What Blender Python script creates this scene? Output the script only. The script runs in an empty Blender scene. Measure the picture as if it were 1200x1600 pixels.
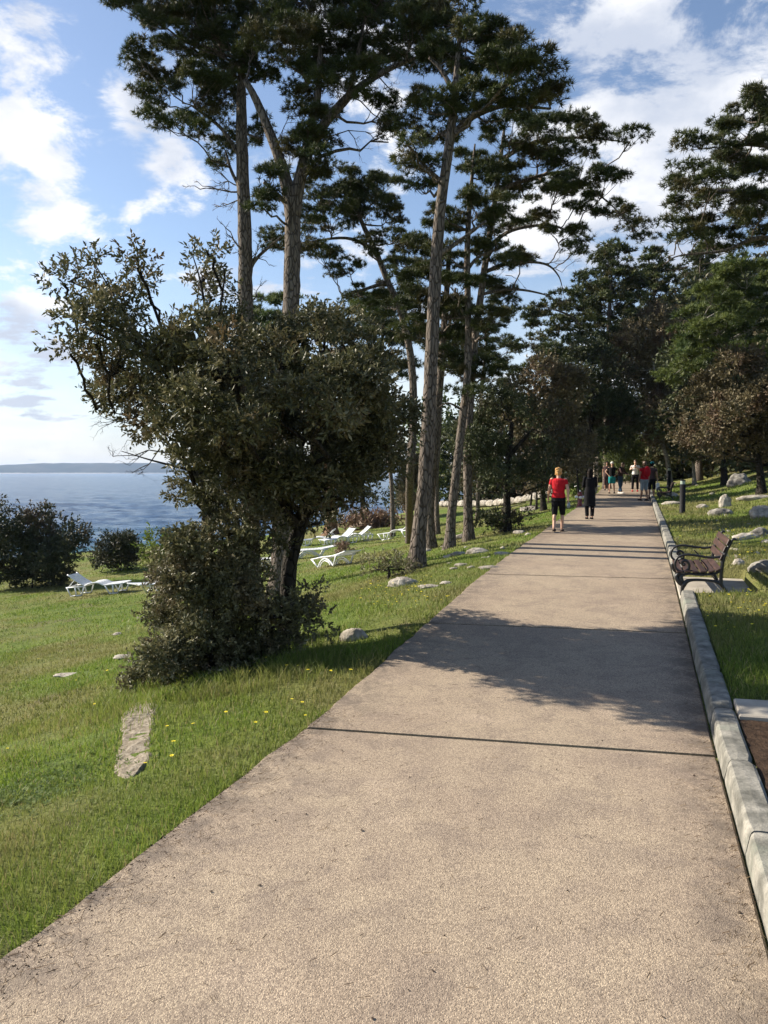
import bpy, math, random, bmesh
import numpy as np
from mathutils import Vector, Matrix

random.seed(7)
R = np.random.default_rng(11)
sc = bpy.context.scene
COL = sc.collection

# ------------------------------------------------------------------ camera, sky, sun, exposure
EYE = 1.8
FPX = 1200.0
PITCH = math.atan(62.0 / FPX)
cam_data = bpy.data.cameras.new("camera")
cam_data.sensor_fit = 'VERTICAL'
cam_data.sensor_height = 36.0
cam_data.lens = 27.0
cam_data.clip_start = 0.05
cam_data.clip_end = 30000
cam = bpy.data.objects.new("camera", cam_data)
COL.objects.link(cam)
cam.location = (0, 0, EYE)
cam.rotation_euler = (math.pi / 2 - PITCH, 0, 0)
sc.camera = cam

SUN_EL = math.radians(31)
SHADOW = Vector((1.0, -0.34, 0)).normalized()          # where shadows fall on the ground
sun_dir = Vector((-SHADOW.x * math.cos(SUN_EL), -SHADOW.y * math.cos(SUN_EL), math.sin(SUN_EL)))
sun_data = bpy.data.lights.new("sun", 'SUN')
sun_data.energy = 5.0
sun_data.angle = math.radians(0.53)
sun_data.color = (1.0, 0.91, 0.77)
sun = bpy.data.objects.new("sun", sun_data)
COL.objects.link(sun)
sun.rotation_euler = sun_dir.to_track_quat('Z', 'Y').to_euler()
sc.view_settings.view_transform = 'Standard'
sc.view_settings.look = 'None'
sc.view_settings.gamma = 1.0
sc.view_settings.use_curve_mapping = False
sc.view_settings.exposure = 1.08
sc.cycles.max_bounces = 6
sc.cycles.diffuse_bounces = 3
sc.cycles.glossy_bounces = 2
sc.cycles.transmission_bounces = 3
sc.cycles.volume_bounces = 0
sc.cycles.use_fast_gi = False


class NT:
    """small node-tree helper"""
    def __init__(s, nt):
        s.nt = nt
        s.nt.nodes.clear()

    def n(s, typ, ins=None, **kw):
        nd = s.nt.nodes.new(typ)
        for k, v in kw.items():
            setattr(nd, k, v)
        for k, v in (ins or {}).items():
            s.put(nd.inputs[k], v)
        return nd

    def put(s, sock, v):
        if isinstance(v, bpy.types.NodeSocket):
            s.nt.links.new(v, sock)
        elif isinstance(v, bpy.types.Node):
            s.nt.links.new(v.outputs[0], sock)
        elif isinstance(v, (tuple, list)) and len(v) == 3 and sock.type == 'RGBA':
            sock.default_value = (*v, 1)
        else:
            sock.default_value = v

    def math(s, op, a, b=0.0, c=0.0, clamp=False):
        nd = s.n('ShaderNodeMath', {0: a, 1: b, 2: c}, operation=op, use_clamp=clamp)
        return nd.outputs[0]

    def mix(s, f, a, b, mode='MIX'):
        nd = s.nt.nodes.new('ShaderNodeMix')
        nd.data_type = 'RGBA'
        nd.blend_type = mode
        s.put(nd.inputs[0], f); s.put(nd.inputs[6], a); s.put(nd.inputs[7], b)
        return nd.outputs[2]

    def rng(s, v, a, b, c=0.0, d=1.0, smooth=True):
        nd = s.n('ShaderNodeMapRange', {0: v, 1: a, 2: b, 3: c, 4: d})
        nd.interpolation_type = 'SMOOTHSTEP' if smooth else 'LINEAR'
        return nd.outputs[0]

    def noise(s, vec, scale, detail=4, rough=0.5, dist=0.0):
        nd = s.n('ShaderNodeTexNoise', {'Vector': vec, 'Scale': scale, 'Detail': detail, 'Roughness': rough, 'Distortion': dist})
        return nd.outputs[0]

    def mapping(s, vec, scale=(1, 1, 1), rot=(0, 0, 0), loc=(0, 0, 0)):
        return s.n('ShaderNodeMapping', {'Vector': vec, 'Scale': scale, 'Rotation': rot, 'Location': loc}).outputs[0]

    def ramp(s, f, stops):
        nd = s.n('ShaderNodeValToRGB', {0: f})
        el = nd.color_ramp.elements
        while len(el) > 1:
            el.remove(el[-1])
        el[0].position = stops[0][0]; el[0].color = (*stops[0][1], 1)
        for p, c in stops[1:]:
            e = el.new(p); e.color = (*c, 1)
        return nd.outputs[0]


# directions in the photograph
CP, SP = math.cos(PITCH), math.sin(PITCH)


def P(px, py, Y):
    """the point seen at photo pixel (px, py) at forward distance Y"""
    u = (px - 600) / FPX
    a = (py - 800) / FPX
    w = CP - a * SP
    return Vector((Y * u / w, Y, EYE - Y * (SP + a * CP) / w))


def pdir(px, py):
    v = P(px, py, 10.0) - Vector((0, 0, EYE))
    return v.normalized()


world = bpy.data.worlds.new("World")
sc.world = world
world.use_nodes = True
W = NT(world.node_tree)
sky = W.n('ShaderNodeTexSky')
sky.sky_type = 'NISHITA'
sky.sun_disc = False
sky.sun_elevation = SUN_EL
sky.sun_rotation = math.atan2(sun_dir.x, sun_dir.y)
sky.altitude = 0
sky.air_density = 1.0
sky.dust_density = 0.6
sky.ozone_density = 1.4
tc = W.n('ShaderNodeTexCoord').outputs['Generated']
sep = W.n('ShaderNodeSeparateXYZ', {0: tc})
zc = W.math('ADD', W.math('MAXIMUM', sep.outputs[2], 0.0), 0.16)
uvx = W.math('DIVIDE', sep.outputs[0], zc)
uvy = W.math('DIVIDE', sep.outputs[1], zc)
uv = W.n('ShaderNodeCombineXYZ', {0: uvx, 1: uvy, 2: 0.0}).outputs[0]
n1 = W.noise(W.mapping(uv, (1.0, 1.3, 1.0), (0, 0, 0.5), (3.1, 1.7, 0)), 3.0, 10, 0.60, 0.2)
n2 = W.noise(W.mapping(tc, (1.0, 1.0, 1.9), (0, 0.12, 0), (0.4, 2.2, 5.0)), 7.5, 11, 0.66, 0.3)


def blob(px, py, deg, soft=0.5):
    d = pdir(px, py)
    dot = W.n('ShaderNodeVectorMath', {0: tc, 1: tuple(d)}, operation='DOT_PRODUCT').outputs['Value']
    return W.rng(dot, math.cos(math.radians(deg * 1.35)), 1.0)


bias = None
for px, py, deg, amt in ((40, 100, 6.5, .13), (150, 60, 6, .08), (130, 175, 4.5, .13), (20, 265, 4, .17), (70, 370, 4, .13), (270, 200, 4, .14),
                         (1120, 120, 9, .31), (1000, 250, 8, .17), (1130, 330, 8, .13), (820, 15, 5, .13), (600, 190, 5, .22), (900, 560, 10, .13),
                         (620, 440, 8, .09), (275, 295, 2.4, .24), (225, 350, 1.5, .25), (270, 435, 3, .12), (20, 560, 6, .13), (60, 640, 8, .17), (960, 350, 5, .10)):
    t = W.math('MULTIPLY', blob(px, py, deg), amt * .92)
    bias = t if bias is None else W.math('ADD', bias, t)
ncomb = W.math('ADD', W.math('MULTIPLY', n1, 0.40), W.math('MULTIPLY', n2, 0.60))
dens = W.math('ADD', W.math('MULTIPLY', W.math('SUBTRACT', ncomb, 0.5), 2.9), W.math('SUBTRACT', bias, 0.205))
cmask = W.math('MULTIPLY', W.rng(dens, -0.07, 0.24), 0.97)
# thin veil of cirrus, thicker towards the horizon
veil = W.rng(sep.outputs[2], 0.0, 0.27, 0.66, 0.0, False)
veiln = W.noise(W.mapping(tc, (1.0, 1.0, 7.0)), 2.4, 7, 0.55, 0.3)
veil = W.math('MULTIPLY', veil, W.rng(veiln, 0.32, 0.68, 0.45, 1.15))
cmask = W.math('MAXIMUM', cmask, W.math('MINIMUM', veil, 0.9))
shade = W.noise(W.mapping(tc, (1, 1, 1.6), (0, 0, 0), (1.0, 0.3, 2.0)), 4.5, 6, 0.55)
ccol = W.mix(W.rng(shade, 0.38, 0.60), (3.7, 4.05, 4.8), (6.4, 6.4, 6.5))
skycol = W.mix(1.0, sky.outputs[0], (1.0, 0.98, 1.0), 'MULTIPLY')
col = W.mix(cmask, skycol, ccol)
bg = W.n('ShaderNodeBackground', {'Color': col, 'Strength': 0.084})
W.n('ShaderNodeOutputWorld', {0: bg.outputs[0]})


# ------------------------------------------------------------------ mesh helpers
class Geo:
    def __init__(s):
        s.v = []; s.f = {3: [], 4: []}; s.r = []; s.n = 0; s.big = []

    def add(s, V, F, rnd=0.5):
        V = np.asarray(V, dtype=np.float64).reshape(-1, 3)
        F = np.asarray(F, dtype=np.int64)
        s.v.append(V)
        if F.size:
            s.f[F.shape[1]].append(F + s.n)
        r = np.full(len(V), rnd, dtype=np.float64) if np.isscalar(rnd) else np.asarray(rnd, dtype=np.float64)
        s.r.append(r)
        s.n += len(V)

    def addm(s, V, faces, rnd=0.5):
        """mixed face sizes"""
        V = np.asarray(V, dtype=np.float64).reshape(-1, 3)
        s.v.append(V); s.r.append(np.full(len(V), rnd))
        for f in faces:
            if len(f) in (3, 4):
                s.f[len(f)].append(np.array([f]) + s.n)
            else:
                s.big.append([i + s.n for i in f])
        s.n += len(V)

    def box(s, c, size, rot=None, rnd=0.5, bev=0.0):
        x, y, z = (k / 2 for k in size)
        if bev <= 0:
            V = np.array([[i, j, k] for i in (-x, x) for j in (-y, y) for k in (-z, z)])
            F = [[0, 1, 3, 2], [4, 6, 7, 5], [0, 4, 5, 1], [2, 3, 7, 6], [0, 2, 6, 4], [1, 5, 7, 3]]
        else:
            b = min(bev, x * .9, y * .9, z * .9)
            ring = [(-x + b, -y), (x - b, -y), (x, -y + b), (x, y - b), (x - b, y), (-x + b, y), (-x, y - b), (-x, -y + b)]
            rin = [(-x + b, -y + b), (x - b, -y + b), (x - b, -y + b), (x - b, y - b), (x - b, y - b), (-x + b, y - b), (-x + b, y - b), (-x + b, -y + b)]
            V = [(*p, -z) for p in rin] + [(*p, -z + b) for p in ring] + [(*p, z - b) for p in ring] + [(*p, z) for p in rin]
            F = []
            for L in range(3):
                for i in range(8):
                    j = (i + 1) % 8
                    F.append([L * 8 + i, L * 8 + j, L * 8 + 8 + j, L * 8 + 8 + i])
            F.append([25, 27, 29, 31]); F.append([7, 5, 3, 1])
            V = np.array(V)
        V = np.array(V, dtype=float)
        if rot is not None:
            V = V @ np.array(rot).T
        s.add(V + np.array(c), F, rnd)

    def tube(s, pts, rad, sides=8, cap=True, rnd=0.5, rough=0.0, squash=None):
        pts = np.asarray([tuple(p) for p in pts], dtype=float)
        n = len(pts)
        rad = np.full(n, rad, dtype=float) if np.isscalar(rad) else np.asarray(rad, dtype=float)
        T = np.gradient(pts, axis=0)
        T /= np.linalg.norm(T, axis=1)[:, None] + 1e-9
        avg = np.abs(T).mean(axis=0)
        ref = np.zeros(3); ref[int(np.argmin(avg))] = 1.0
        A = np.cross(T, ref); A /= np.linalg.norm(A, axis=1)[:, None] + 1e-9
        B = np.cross(T, A)
        ang = np.linspace(0, 2 * math.pi, sides, endpoint=False)
        rr = rad[:, None] * np.ones(sides)[None, :]
        if rough:
            rr = rr * (1 + rough * R.normal(size=rr.shape))
        sa, sb = squash or (1, 1)
        V = pts[:, None, :] + rr[:, :, None] * (sa * np.cos(ang)[None, :, None] * A[:, None, :] + sb * np.sin(ang)[None, :, None] * B[:, None, :])
        V = V.reshape(-1, 3)
        i = np.arange(n - 1)[:, None] * sides
        k = np.arange(sides)[None, :]; k2 = (k + 1) % sides
        F = np.stack([i + k, i + k2, i + sides + k2, i + sides + k], axis=-1).reshape(-1, 4)
        if cap:
            V = np.vstack([V, pts[0], pts[-1]])
            c0, c1 = n * sides, n * sides + 1
            s.add(V, F, rnd)
            base = s.n - len(V)
            kk = np.arange(sides); kk2 = (kk + 1) % sides
            s.f[3].append(np.stack([np.full(sides, c0), kk2, kk], axis=-1) + base)
            o = (n - 1) * sides
            s.f[3].append(np.stack([np.full(sides, c1), o + kk, o + kk2], axis=-1) + base)
        else:
            s.add(V, F, rnd)

    def ball(s, c, r, seg=14, rings=9, rnd=0.5, rot=None):
        r = np.array([r, r, r] if np.isscalar(r) else r, dtype=float)
        V = [(0, 0, 1)]
        for i in range(1, rings):
            th = math.pi * i / rings
            for j in range(seg):
                ph = 2 * math.pi * j / seg
                V.append((math.sin(th) * math.cos(ph), math.sin(th) * math.sin(ph), math.cos(th)))
        V.append((0, 0, -1))
        V = np.array(V) * r
        if rot is not None:
            V = V @ np.array(rot).T
        V = V + np.array(tuple(c))
        q = []
        t = []
        for j in range(seg):
            j2 = (j + 1) % seg
            t.append((0, 1 + j, 1 + j2))
            for i in range(rings - 2):
                a = 1 + i * seg
                q.append((a + j, a + seg + j, a + seg + j2, a + j2))
            a = 1 + (rings - 2) * seg
            t.append((a + j, len(V) - 1, a + j2))
        s.add(V, q, rnd)
        s.f[3].append(np.array(t) + s.n - len(V))

    def lathe(s, prof, c=(0, 0, 0), seg=20, rnd=0.5):
        ang = np.linspace(0, 2 * math.pi, seg, endpoint=False)
        V = np.array([(r * math.cos(a) + c[0], r * math.sin(a) + c[1], z + c[2]) for r, z in prof for a in ang])
        i = np.arange(len(prof) - 1)[:, None] * seg
        k = np.arange(seg)[None, :]; k2 = (k + 1) % seg
        F = np.stack([i + k, i + k2, i + seg + k2, i + seg + k], axis=-1).reshape(-1, 4)
        s.add(V, F, rnd)

    def mesh(s, name, mat, off=(0, 0, 0), smooth=False):
        V = np.vstack(s.v) - np.array(tuple(off))
        me = bpy.data.meshes.new(name)
        idx = []; tot = []
        for k in (3, 4):
            for F in s.f[k]:
                idx.append(F.ravel()); tot.append(np.full(len(F), k))
        for f in s.big:
            idx.append(np.array(f)); tot.append(np.array([len(f)]))
        idx = np.concatenate(idx).astype(np.int32); tot = np.concatenate(tot).astype(np.int32)
        me.vertices.add(len(V)); me.loops.add(len(idx)); me.polygons.add(len(tot))
        me.vertices.foreach_set('co', V.astype(np.float32).ravel())
        me.loops.foreach_set('vertex_index', idx)
        st = np.zeros(len(tot), dtype=np.int32); st[1:] = np.cumsum(tot)[:-1]
        me.polygons.foreach_set('loop_start', st)
        try:
            me.polygons.foreach_set('loop_total', tot)
        except Exception:
            pass
        me.polygons.foreach_set('use_smooth', np.full(len(tot), bool(smooth)))
        at = me.attributes.new('rnd', 'FLOAT', 'POINT')
        at.data.foreach_set('value', np.concatenate(s.r).astype(np.float32))
        me.update(calc_edges=True)
        if mat is not None:
            me.materials.append(mat)
        return me

    def obj(s, name, mat, parent=None, off=(0, 0, 0), smooth=False):
        o = bpy.data.objects.new(name, s.mesh(name, mat, off, smooth))
        COL.objects.link(o)
        if parent is not None:
            o.parent = parent
        return o


def tag(o, label=None, cat=None, group=None, kind=None):
    if label: o['label'] = label
    if cat: o['category'] = cat
    if group: o['group'] = group
    if kind: o['kind'] = kind
    return o


def thing(name, loc, label, cat, group=None, rz=0.0):
    o = bpy.data.objects.new(name, None)
    o.empty_display_size = 0.1
    COL.objects.link(o)
    o.location = loc
    o.rotation_euler = (0, 0, rz)
    return tag(o, label, cat, group)


KIDS = {}


def copy_tree(o, parent=None):
    c = o.copy()
    COL.objects.link(c)
    c.parent = parent
    for ch in [x for x in o.children]:
        copy_tree(ch, c)
    return c


def spline(pts, n=6):
    """Catmull-Rom through the rows of pts (any number of columns)"""
    p = np.asarray([tuple(q) for q in pts], dtype=float)
    if len(p) < 3:
        t = np.linspace(0, 1, n + 1)[:, None]
        return p[0] * (1 - t) + p[-1] * t
    e = np.vstack([2 * p[0] - p[1], p, 2 * p[-1] - p[-2]])
    out = []
    for i in range(1, len(e) - 2):
        for t in np.linspace(0, 1, n, endpoint=False):
            a, b, c, d = e[i - 1], e[i], e[i + 1], e[i + 2]
            out.append(0.5 * (2 * b + (c - a) * t + (2 * a - 5 * b + 4 * c - d) * t * t + (3 * b - a - 3 * c + d) * t ** 3))
    out.append(p[-1])
    return np.array(out)


# cheap value noise for shapes
_G = R.random((64, 64, 64))


def vnoise(x, y, z=0.0):
    x = np.asarray(x, float); y = np.asarray(y, float); z = np.asarray(z, float) + x * 0
    xi = np.floor(x).astype(int); yi = np.floor(y).astype(int); zi = np.floor(z).astype(int)
    fx = x - xi; fy = y - yi; fz = z - zi
    fx = fx * fx * (3 - 2 * fx); fy = fy * fy * (3 - 2 * fy); fz = fz * fz * (3 - 2 * fz)
    def g(a, b, c): return _G[(xi + a) % 64, (yi + b) % 64, (zi + c) % 64]
    r = 0
    for a in (0, 1):
        for b in (0, 1):
            for c in (0, 1):
                r = r + g(a, b, c) * (fx if a else 1 - fx) * (fy if b else 1 - fy) * (fz if c else 1 - fz)
    return r * 2 - 1


def fbm(x, y, z=0.0, o=3):
    r = 0; a = 1.0
    for i in range(o):
        r = r + a * vnoise(x * 2 ** i + 7.3 * i, y * 2 ** i + 3.1 * i, np.asarray(z) * 2 ** i)
        a *= 0.5
    return r / 1.75


# ------------------------------------------------------------------ the lie of the land
PHI = math.radians(18.4)
CPH, SPH = math.cos(PHI), math.sin(PHI)
TL, TR = -2.22, 0.50                 # the path's two edges, measured across it
KW, KH = 0.16, 0.12                  # kerb
PAD = (10.25, 11.95, 1.42)           # bench pad: from, to along the path, outer edge


def ts(x, y):
    return x * CPH - y * SPH, x * SPH + y * CPH


def xy(t, s):
    return t * CPH + s * SPH, -t * SPH + s * CPH


def zpath(s):
    return np.interp(s, [-20, 5.4, 8.0, 11.2, 14.8, 19, 22, 31, 38, 45, 60, 80, 120, 250], [0, 0, .12, .26, .34, .37, .42, .5, .57, .68, 1.0, 1.7, 3.2, 7])


COAST = np.array([(-400, -60), (-60, 33), (-30, 40), (-16, 45), (-8, 50), (-3, 59), (3, 68), (9, 84), (20, 115), (60, 190), (150, 330)], float)
SEA = -6.0


def H(x, y):
    x = np.asarray(x, float); y = np.asarray(y, float)
    t, s = ts(x, y)
    d = TL - t
    r = t - TR - KW
    zp = zpath(s)
    left = -np.interp(d, [0, .3, 1, 2, 3.4, 6, 9.5, 15, 21, 32, 48, 90], [.025, .05, .16, .38, .74, 1.40, 2.03, 2.58, 3.05, 3.6, 3.95, 4.6])
    right = np.interp(r, [-.02, 0, 1, 2, 3, 4.1, 6, 10, 20, 40, 90], [-.03, .085, .13, .24, .45, .75, 1.2, 2.0, 3.6, 5.8, 9])
    z = zp + np.where(d > 0, left, np.where(r > -.02, right, -.025))
    bump = fbm(x * .45 + 5, y * .45, 0, 3) * .10 + fbm(x * 1.9, y * 1.9, 3.0, 2) * .025
    z = z + bump * np.clip(np.where(d > 0, d / 1.2, (r - .3) / 1.5), 0, 1)
    inpad = (s > PAD[0]) & (s < PAD[1]) & (t > TR - .01) & (t < PAD[2])
    z = np.where(inpad, zp - .03, z)
    ys = np.interp(x, COAST[:, 0], COAST[:, 1])
    over = y - ys + fbm(x * .3, y * .3, 9, 2) * 1.2
    z = np.where(over > 0, np.maximum(z - (z - SEA + 2.5) * np.clip(over / 6.0, 0, 1) ** .8, SEA - 2.5), z)
    return z


def G(px, py, far=250.0):
    """ground point seen at photo pixel (px, py)"""
    Y = np.concatenate([np.linspace(2.0, 30, 2800), np.linspace(30, far, 3000)])
    u = (px - 600) / FPX; a = (py - 800) / FPX; w = CP - a * SP
    X = Y * u / w; Z = EYE - Y * (SP + a * CP) / w
    h = H(X, Y)
    k = np.nonzero(Z <= h)[0]
    i = k[0] if len(k) else len(Y) - 1
    return Vector((X[i], Y[i], float(h[i])))


def on_ground(t, s):
    x, y = xy(t, s)
    return Vector((x, y, float(H(x, y))))
# ------------------------------------------------------------------ materials
def material(name):
    m = bpy.data.materials.new(name)
    m.use_nodes = True
    return m, NT(m.node_tree)


def finish(N, color, rough=0.8, bump=None, bstr=0.3, bdist=0.01, spec=0.3, metal=0.0, translucent=0.0, tcol=None, normal=None):
    ins = {'Base Color': color, 'Roughness': rough, 'Metallic': metal, 'Specular IOR Level': spec}
    p = N.n('ShaderNodeBsdfPrincipled', ins)
    if bump is not None:
        b = N.n('ShaderNodeBump', {'Height': bump, 'Strength': bstr, 'Distance': bdist})
        N.put(p.inputs['Normal'], b.outputs[0])
    sh = p.outputs[0]
    if translucent:
        t = N.n('ShaderNodeBsdfTranslucent', {'Color': tcol if tcol is not None else color})
        mx = N.n('ShaderNodeMixShader', {0: translucent, 1: sh, 2: t.outputs[0]})
        sh = mx.outputs[0]
    N.n('ShaderNodeOutputMaterial', {0: sh})


def pos(N):
    return N.n('ShaderNodeNewGeometry').outputs['Position']


def attr(N):
    return N.n('ShaderNodeAttribute', attribute_name='rnd').outputs['Fac']


def plain(name, c, rough=0.6, spec=0.3, var=0.15, scale=20, metal=0.0, bump=0.1):
    m, N = material(name)
    n = N.noise(pos(N), scale, 4, 0.6)
    col = N.mix(N.rng(n, .3, .7), tuple(k * (1 - var) for k in c), tuple(min(1, k * (1 + var)) for k in c))
    finish(N, col, rough, n, bump, 0.004, spec, metal)
    return m


def leafy(name, stops, clump_scale, clump, tr=0.25, rough=0.55, spec=0.25, clump_amt=0.8):
    """foliage: every leaf its own tint, clumps of another kind of leaf"""
    m, N = material(name)
    a = attr(N)
    c = N.ramp(a, stops)
    n = N.noise(pos(N), clump_scale, 3, 0.55)
    c = N.mix(N.math('MULTIPLY', N.rng(n, .50, .66), clump_amt), c, N.mix(a, tuple(k * .6 for k in clump), tuple(k * 1.4 for k in clump)))
    finish(N, c, rough, None, spec=spec, translucent=tr)
    return m


M = {}
M['pine'] = leafy('pine_needles', [(0, (.022, .032, .010)), (.5, (.048, .064, .020)), (.9, (.082, .10, .030)), (1, (.12, .12, .04))], 0.9, (.10, .065, .030), tr=.22, clump_amt=.5)
M['pine_light'] = leafy('fresh_pine_needles', [(0, (.038, .056, .014)), (.5, (.080, .108, .027)), (1, (.145, .17, .048))], 0.8, (.05, .08, .03), tr=.3)
M['oak'] = leafy('holm_oak_leaves', [(0, (.038, .041, .018)), (.45, (.084, .086, .037)), (.8, (.145, .135, .066)), (1, (.26, .23, .13))], 1.3, (.155, .105, .055), tr=.22, rough=.5, spec=.25, clump_amt=.85)
M['oak_brown'] = leafy('browning_oak_leaves', [(0, (.055, .05, .025)), (.5, (.12, .10, .052)), (1, (.20, .165, .095))], .7, (.13, .085, .055), tr=.18)
M['oak_dark'] = leafy('dark_oak_leaves', [(0, (.028, .038, .016)), (.6, (.062, .076, .030)), (1, (.115, .12, .052))], .6, (.075, .055, .035), tr=.16)
M['shrub'] = leafy('shrub_leaves', [(0, (.055, .060, .026)), (.5, (.125, .122, .058)), (.9, (.22, .205, .11)), (1, (.32, .30, .18))], 2.0, (.15, .11, .065), tr=.22, rough=.5, spec=.25, clump_amt=.65)
M['sprout'] = leafy('young_leaves', [(0, (.06, .10, .02)), (1, (.16, .22, .04))], 2.0, (.10, .12, .03), tr=.35)
M['seabush'] = leafy('sea_bush_leaves', [(0, (.025, .032, .018)), (.6, (.05, .06, .032)), (1, (.11, .11, .06))], .5, (.095, .065, .040), tr=.14)
M['dead'] = leafy('dry_leaves', [(0, (.12, .07, .045)), (1, (.34, .24, .17))], 2.0, (.2, .13, .09), tr=.15)


def bark(name, c1, c2, c3, sz=9.0, st=0.28):
    m, N = material(name)
    p = N.mapping(pos(N), (1, 1, st))
    nz = N.noise(p, 3.0, 3, .5)
    pw = N.n('ShaderNodeVectorMath', {0: p, 1: N.n('ShaderNodeVectorMath', {0: N.n('ShaderNodeTexNoise', {'Vector': p, 'Scale': 6.0}).outputs['Color'], 'Scale': .12}, operation='SCALE').outputs[0]}, operation='ADD').outputs[0]
    v = N.n('ShaderNodeTexVoronoi', {'Vector': pw, 'Scale': sz}, feature='DISTANCE_TO_EDGE')
    v2 = N.n('ShaderNodeTexVoronoi', {'Vector': pw, 'Scale': sz})
    crack = N.rng(v.outputs['Distance'], 0.0, 0.13, .25, 1)
    c = N.mix(v2.outputs['Color'], c2, c3)
    c = N.mix(N.math('MULTIPLY', nz, .6), c, c3)
    fine = N.noise(p, 60, 3, .6)
    c = N.mix(N.rng(fine, .3, .7, 0, .35), c, c1)
    c = N.mix(crack, c1, c)
    h = N.math('ADD', crack, N.math('MULTIPLY', fine, .25))
    finish(N, c, .9, h, 1.0, .035, .15)
    return m


M['bark'] = bark('pine_bark', (.034, .026, .020), (.13, .102, .082), (.21, .175, .145), 15.0, .30)
M['bark_red'] = bark('red_bark', (.06, .035, .022), (.25, .13, .075), (.30, .19, .12))
M['bark_dark'] = bark('oak_bark', (.012, .010, .008), (.028, .024, .019), (.05, .043, .035), 14, .5)
M['bark_pale'] = bark('pale_bark', (.10, .09, .08), (.30, .28, .25), (.38, .36, .32), 12, .4)

# limestone
m, N = material('limestone')
p = pos(N)
n = N.noise(p, 5, 6, .6)
v = N.n('ShaderNodeTexVoronoi', {'Vector': p, 'Scale': 9.0}, feature='DISTANCE_TO_EDGE').outputs['Distance']
c = N.ramp(n, [(.28, (.13, .115, .092)), (.45, (.27, .24, .20)), (.6, (.42, .385, .33)), (.8, (.55, .515, .45))])
lich = N.noise(p, 26, 4, .6)
c = N.mix(N.rng(lich, .56, .7, 0, .7), c, (.13, .12, .10))
h = N.math('ADD', N.math('MULTIPLY', n, .6), N.math('ADD', N.math('MULTIPLY', lich, .25), N.rng(v, 0, .05, 0, .08)))
finish(N, c, .92, h, .9, .05, .2)
M['rock'] = m
m, N = material('dark_limestone')
n = N.noise(pos(N), 6, 6, .6)
c = N.ramp(n, [(.3, (.07, .065, .058)), (.5, (.16, .148, .13)), (.68, (.34, .32, .28))])
finish(N, c, .92, n, .8, .05, .2)
M['rock_dark'] = m

m, N = material('tan_limestone')
p = pos(N)
n = N.noise(p, 22, 6, .65)
c = N.ramp(n, [(.3, (.11, .09, .06)), (.5, (.24, .205, .155)), (.7, (.40, .355, .285))])
finish(N, c, .95, n, 1.0, .03, .1)
M['rock_tan'] = m

# exposed-aggregate concrete of the path
m, N = material('aggregate_concrete')
p = pos(N)
big = N.noise(p, 0.7, 5, .6)
mid = N.noise(p, 3.1, 5, .65, .4)
warm = N.mix(N.rng(big, .34, .66), (.520, .425, .305), (.440, .350, .258))
warm = N.mix(N.rng(mid, .42, .68, 0, .6), warm, (.285, .228, .182))
warm = N.mix(N.rng(N.noise(N.mapping(p, (1, 1, 1), (0, 0, 0), (9, 4, 0)), 1.6, 5, .6), .56, .70, 0, .55), warm, (.60, .485, .36))
vo = N.n('ShaderNodeTexVoronoi', {'Vector': p, 'Scale': 150.0})
ve = N.n('ShaderNodeTexVoronoi', {'Vector': p, 'Scale': 150.0}, feature='DISTANCE_TO_EDGE')
peb = N.n('ShaderNodeSeparateColor', {0: vo.outputs['Color']}).outputs[0]
c = N.mix(N.rng(peb, .0, 1.0, 0.0, .55, False), N.mix(1.0, warm, (.46, .44, .43), 'MULTIPLY'), N.mix(1.0, warm, (1.62, 1.62, 1.58), 'MULTIPLY'))
c = N.mix(N.rng(ve.outputs['Distance'], 0.0, .16, .55, 0), c, (.12, .092, .075))
gr = N.noise(p, 420, 2, .6)
c = N.mix(N.rng(gr, .3, .7, 0, .35), c, (.20, .155, .12))
# dirt along both edges of the path and at worn spots
mp = N.mapping(p, (1, 1, 1), (0, 0, PHI))
sx = N.n('ShaderNodeSeparateXYZ', {0: mp}).outputs[0]
edge = N.math('ADD', N.rng(sx, TL + .0, TL + .55, 1, 0), N.rng(sx, TR - .42, TR - .05, 0, 1))
dn = N.noise(p, 5.5, 6, .7, .5)
dirt = N.math('MULTIPLY', edge, N.rng(dn, .36, .66), clamp=True)
c = N.mix(N.math('MULTIPLY', dirt, .75), c, (.105, .085, .070))
spots = N.rng(N.noise(p, 9, 6, .75), .57, .72, 0, .75)
c = N.mix(spots, c, (.14, .11, .09))
h = N.math('ADD', N.math('MULTIPLY', N.rng(vo.outputs['Distance'], 0, .6, 1, 0), .6), N.math('MULTIPLY', mid, .6))
finish(N, c, .88, h, .55, .006, .25)
M['path'] = m

# plain concrete, weathered (kerb, pads)
m, N = material('weathered_concrete')
p = pos(N)
a = N.noise(p, 6, 7, .65)
b = N.noise(p, 55, 4, .6)
c = N.ramp(a, [(.30, (.075, .072, .062)), (.45, (.15, .145, .125)), (.6, (.27, .255, .22)), (.78, (.40, .38, .325))])
c = N.mix(N.rng(b, .5, .7, 0, .5), c, (.12, .115, .10))
c = N.mix(N.rng(N.noise(p, 2.2, 4, .6), .52, .66, 0, .5), c, (.17, .19, .15))
finish(N, c, .9, N.math('ADD', a, N.math('MULTIPLY', b, .5)), .7, .012, .2)
M['kerb'] = m
m, N = material('pad_concrete')
p = pos(N)
a = N.noise(p, 4, 6, .6)
c = N.ramp(a, [(.3, (.26, .235, .20)), (.6, (.37, .335, .28)), (.8, (.45, .41, .35))])
finish(N, c, .9, N.noise(p, 90, 3, .6), .4, .006, .2)
M['pad'] = m

m, N = material('soil')
p = pos(N)
a = N.noise(p, 12, 6, .7)
c = N.ramp(a, [(.3, (.025, .016, .011)), (.6, (.065, .042, .028)), (.8, (.12, .085, .06))])
finish(N, c, .95, a, 1.0, .05, .1)
M['soil'] = m

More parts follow.
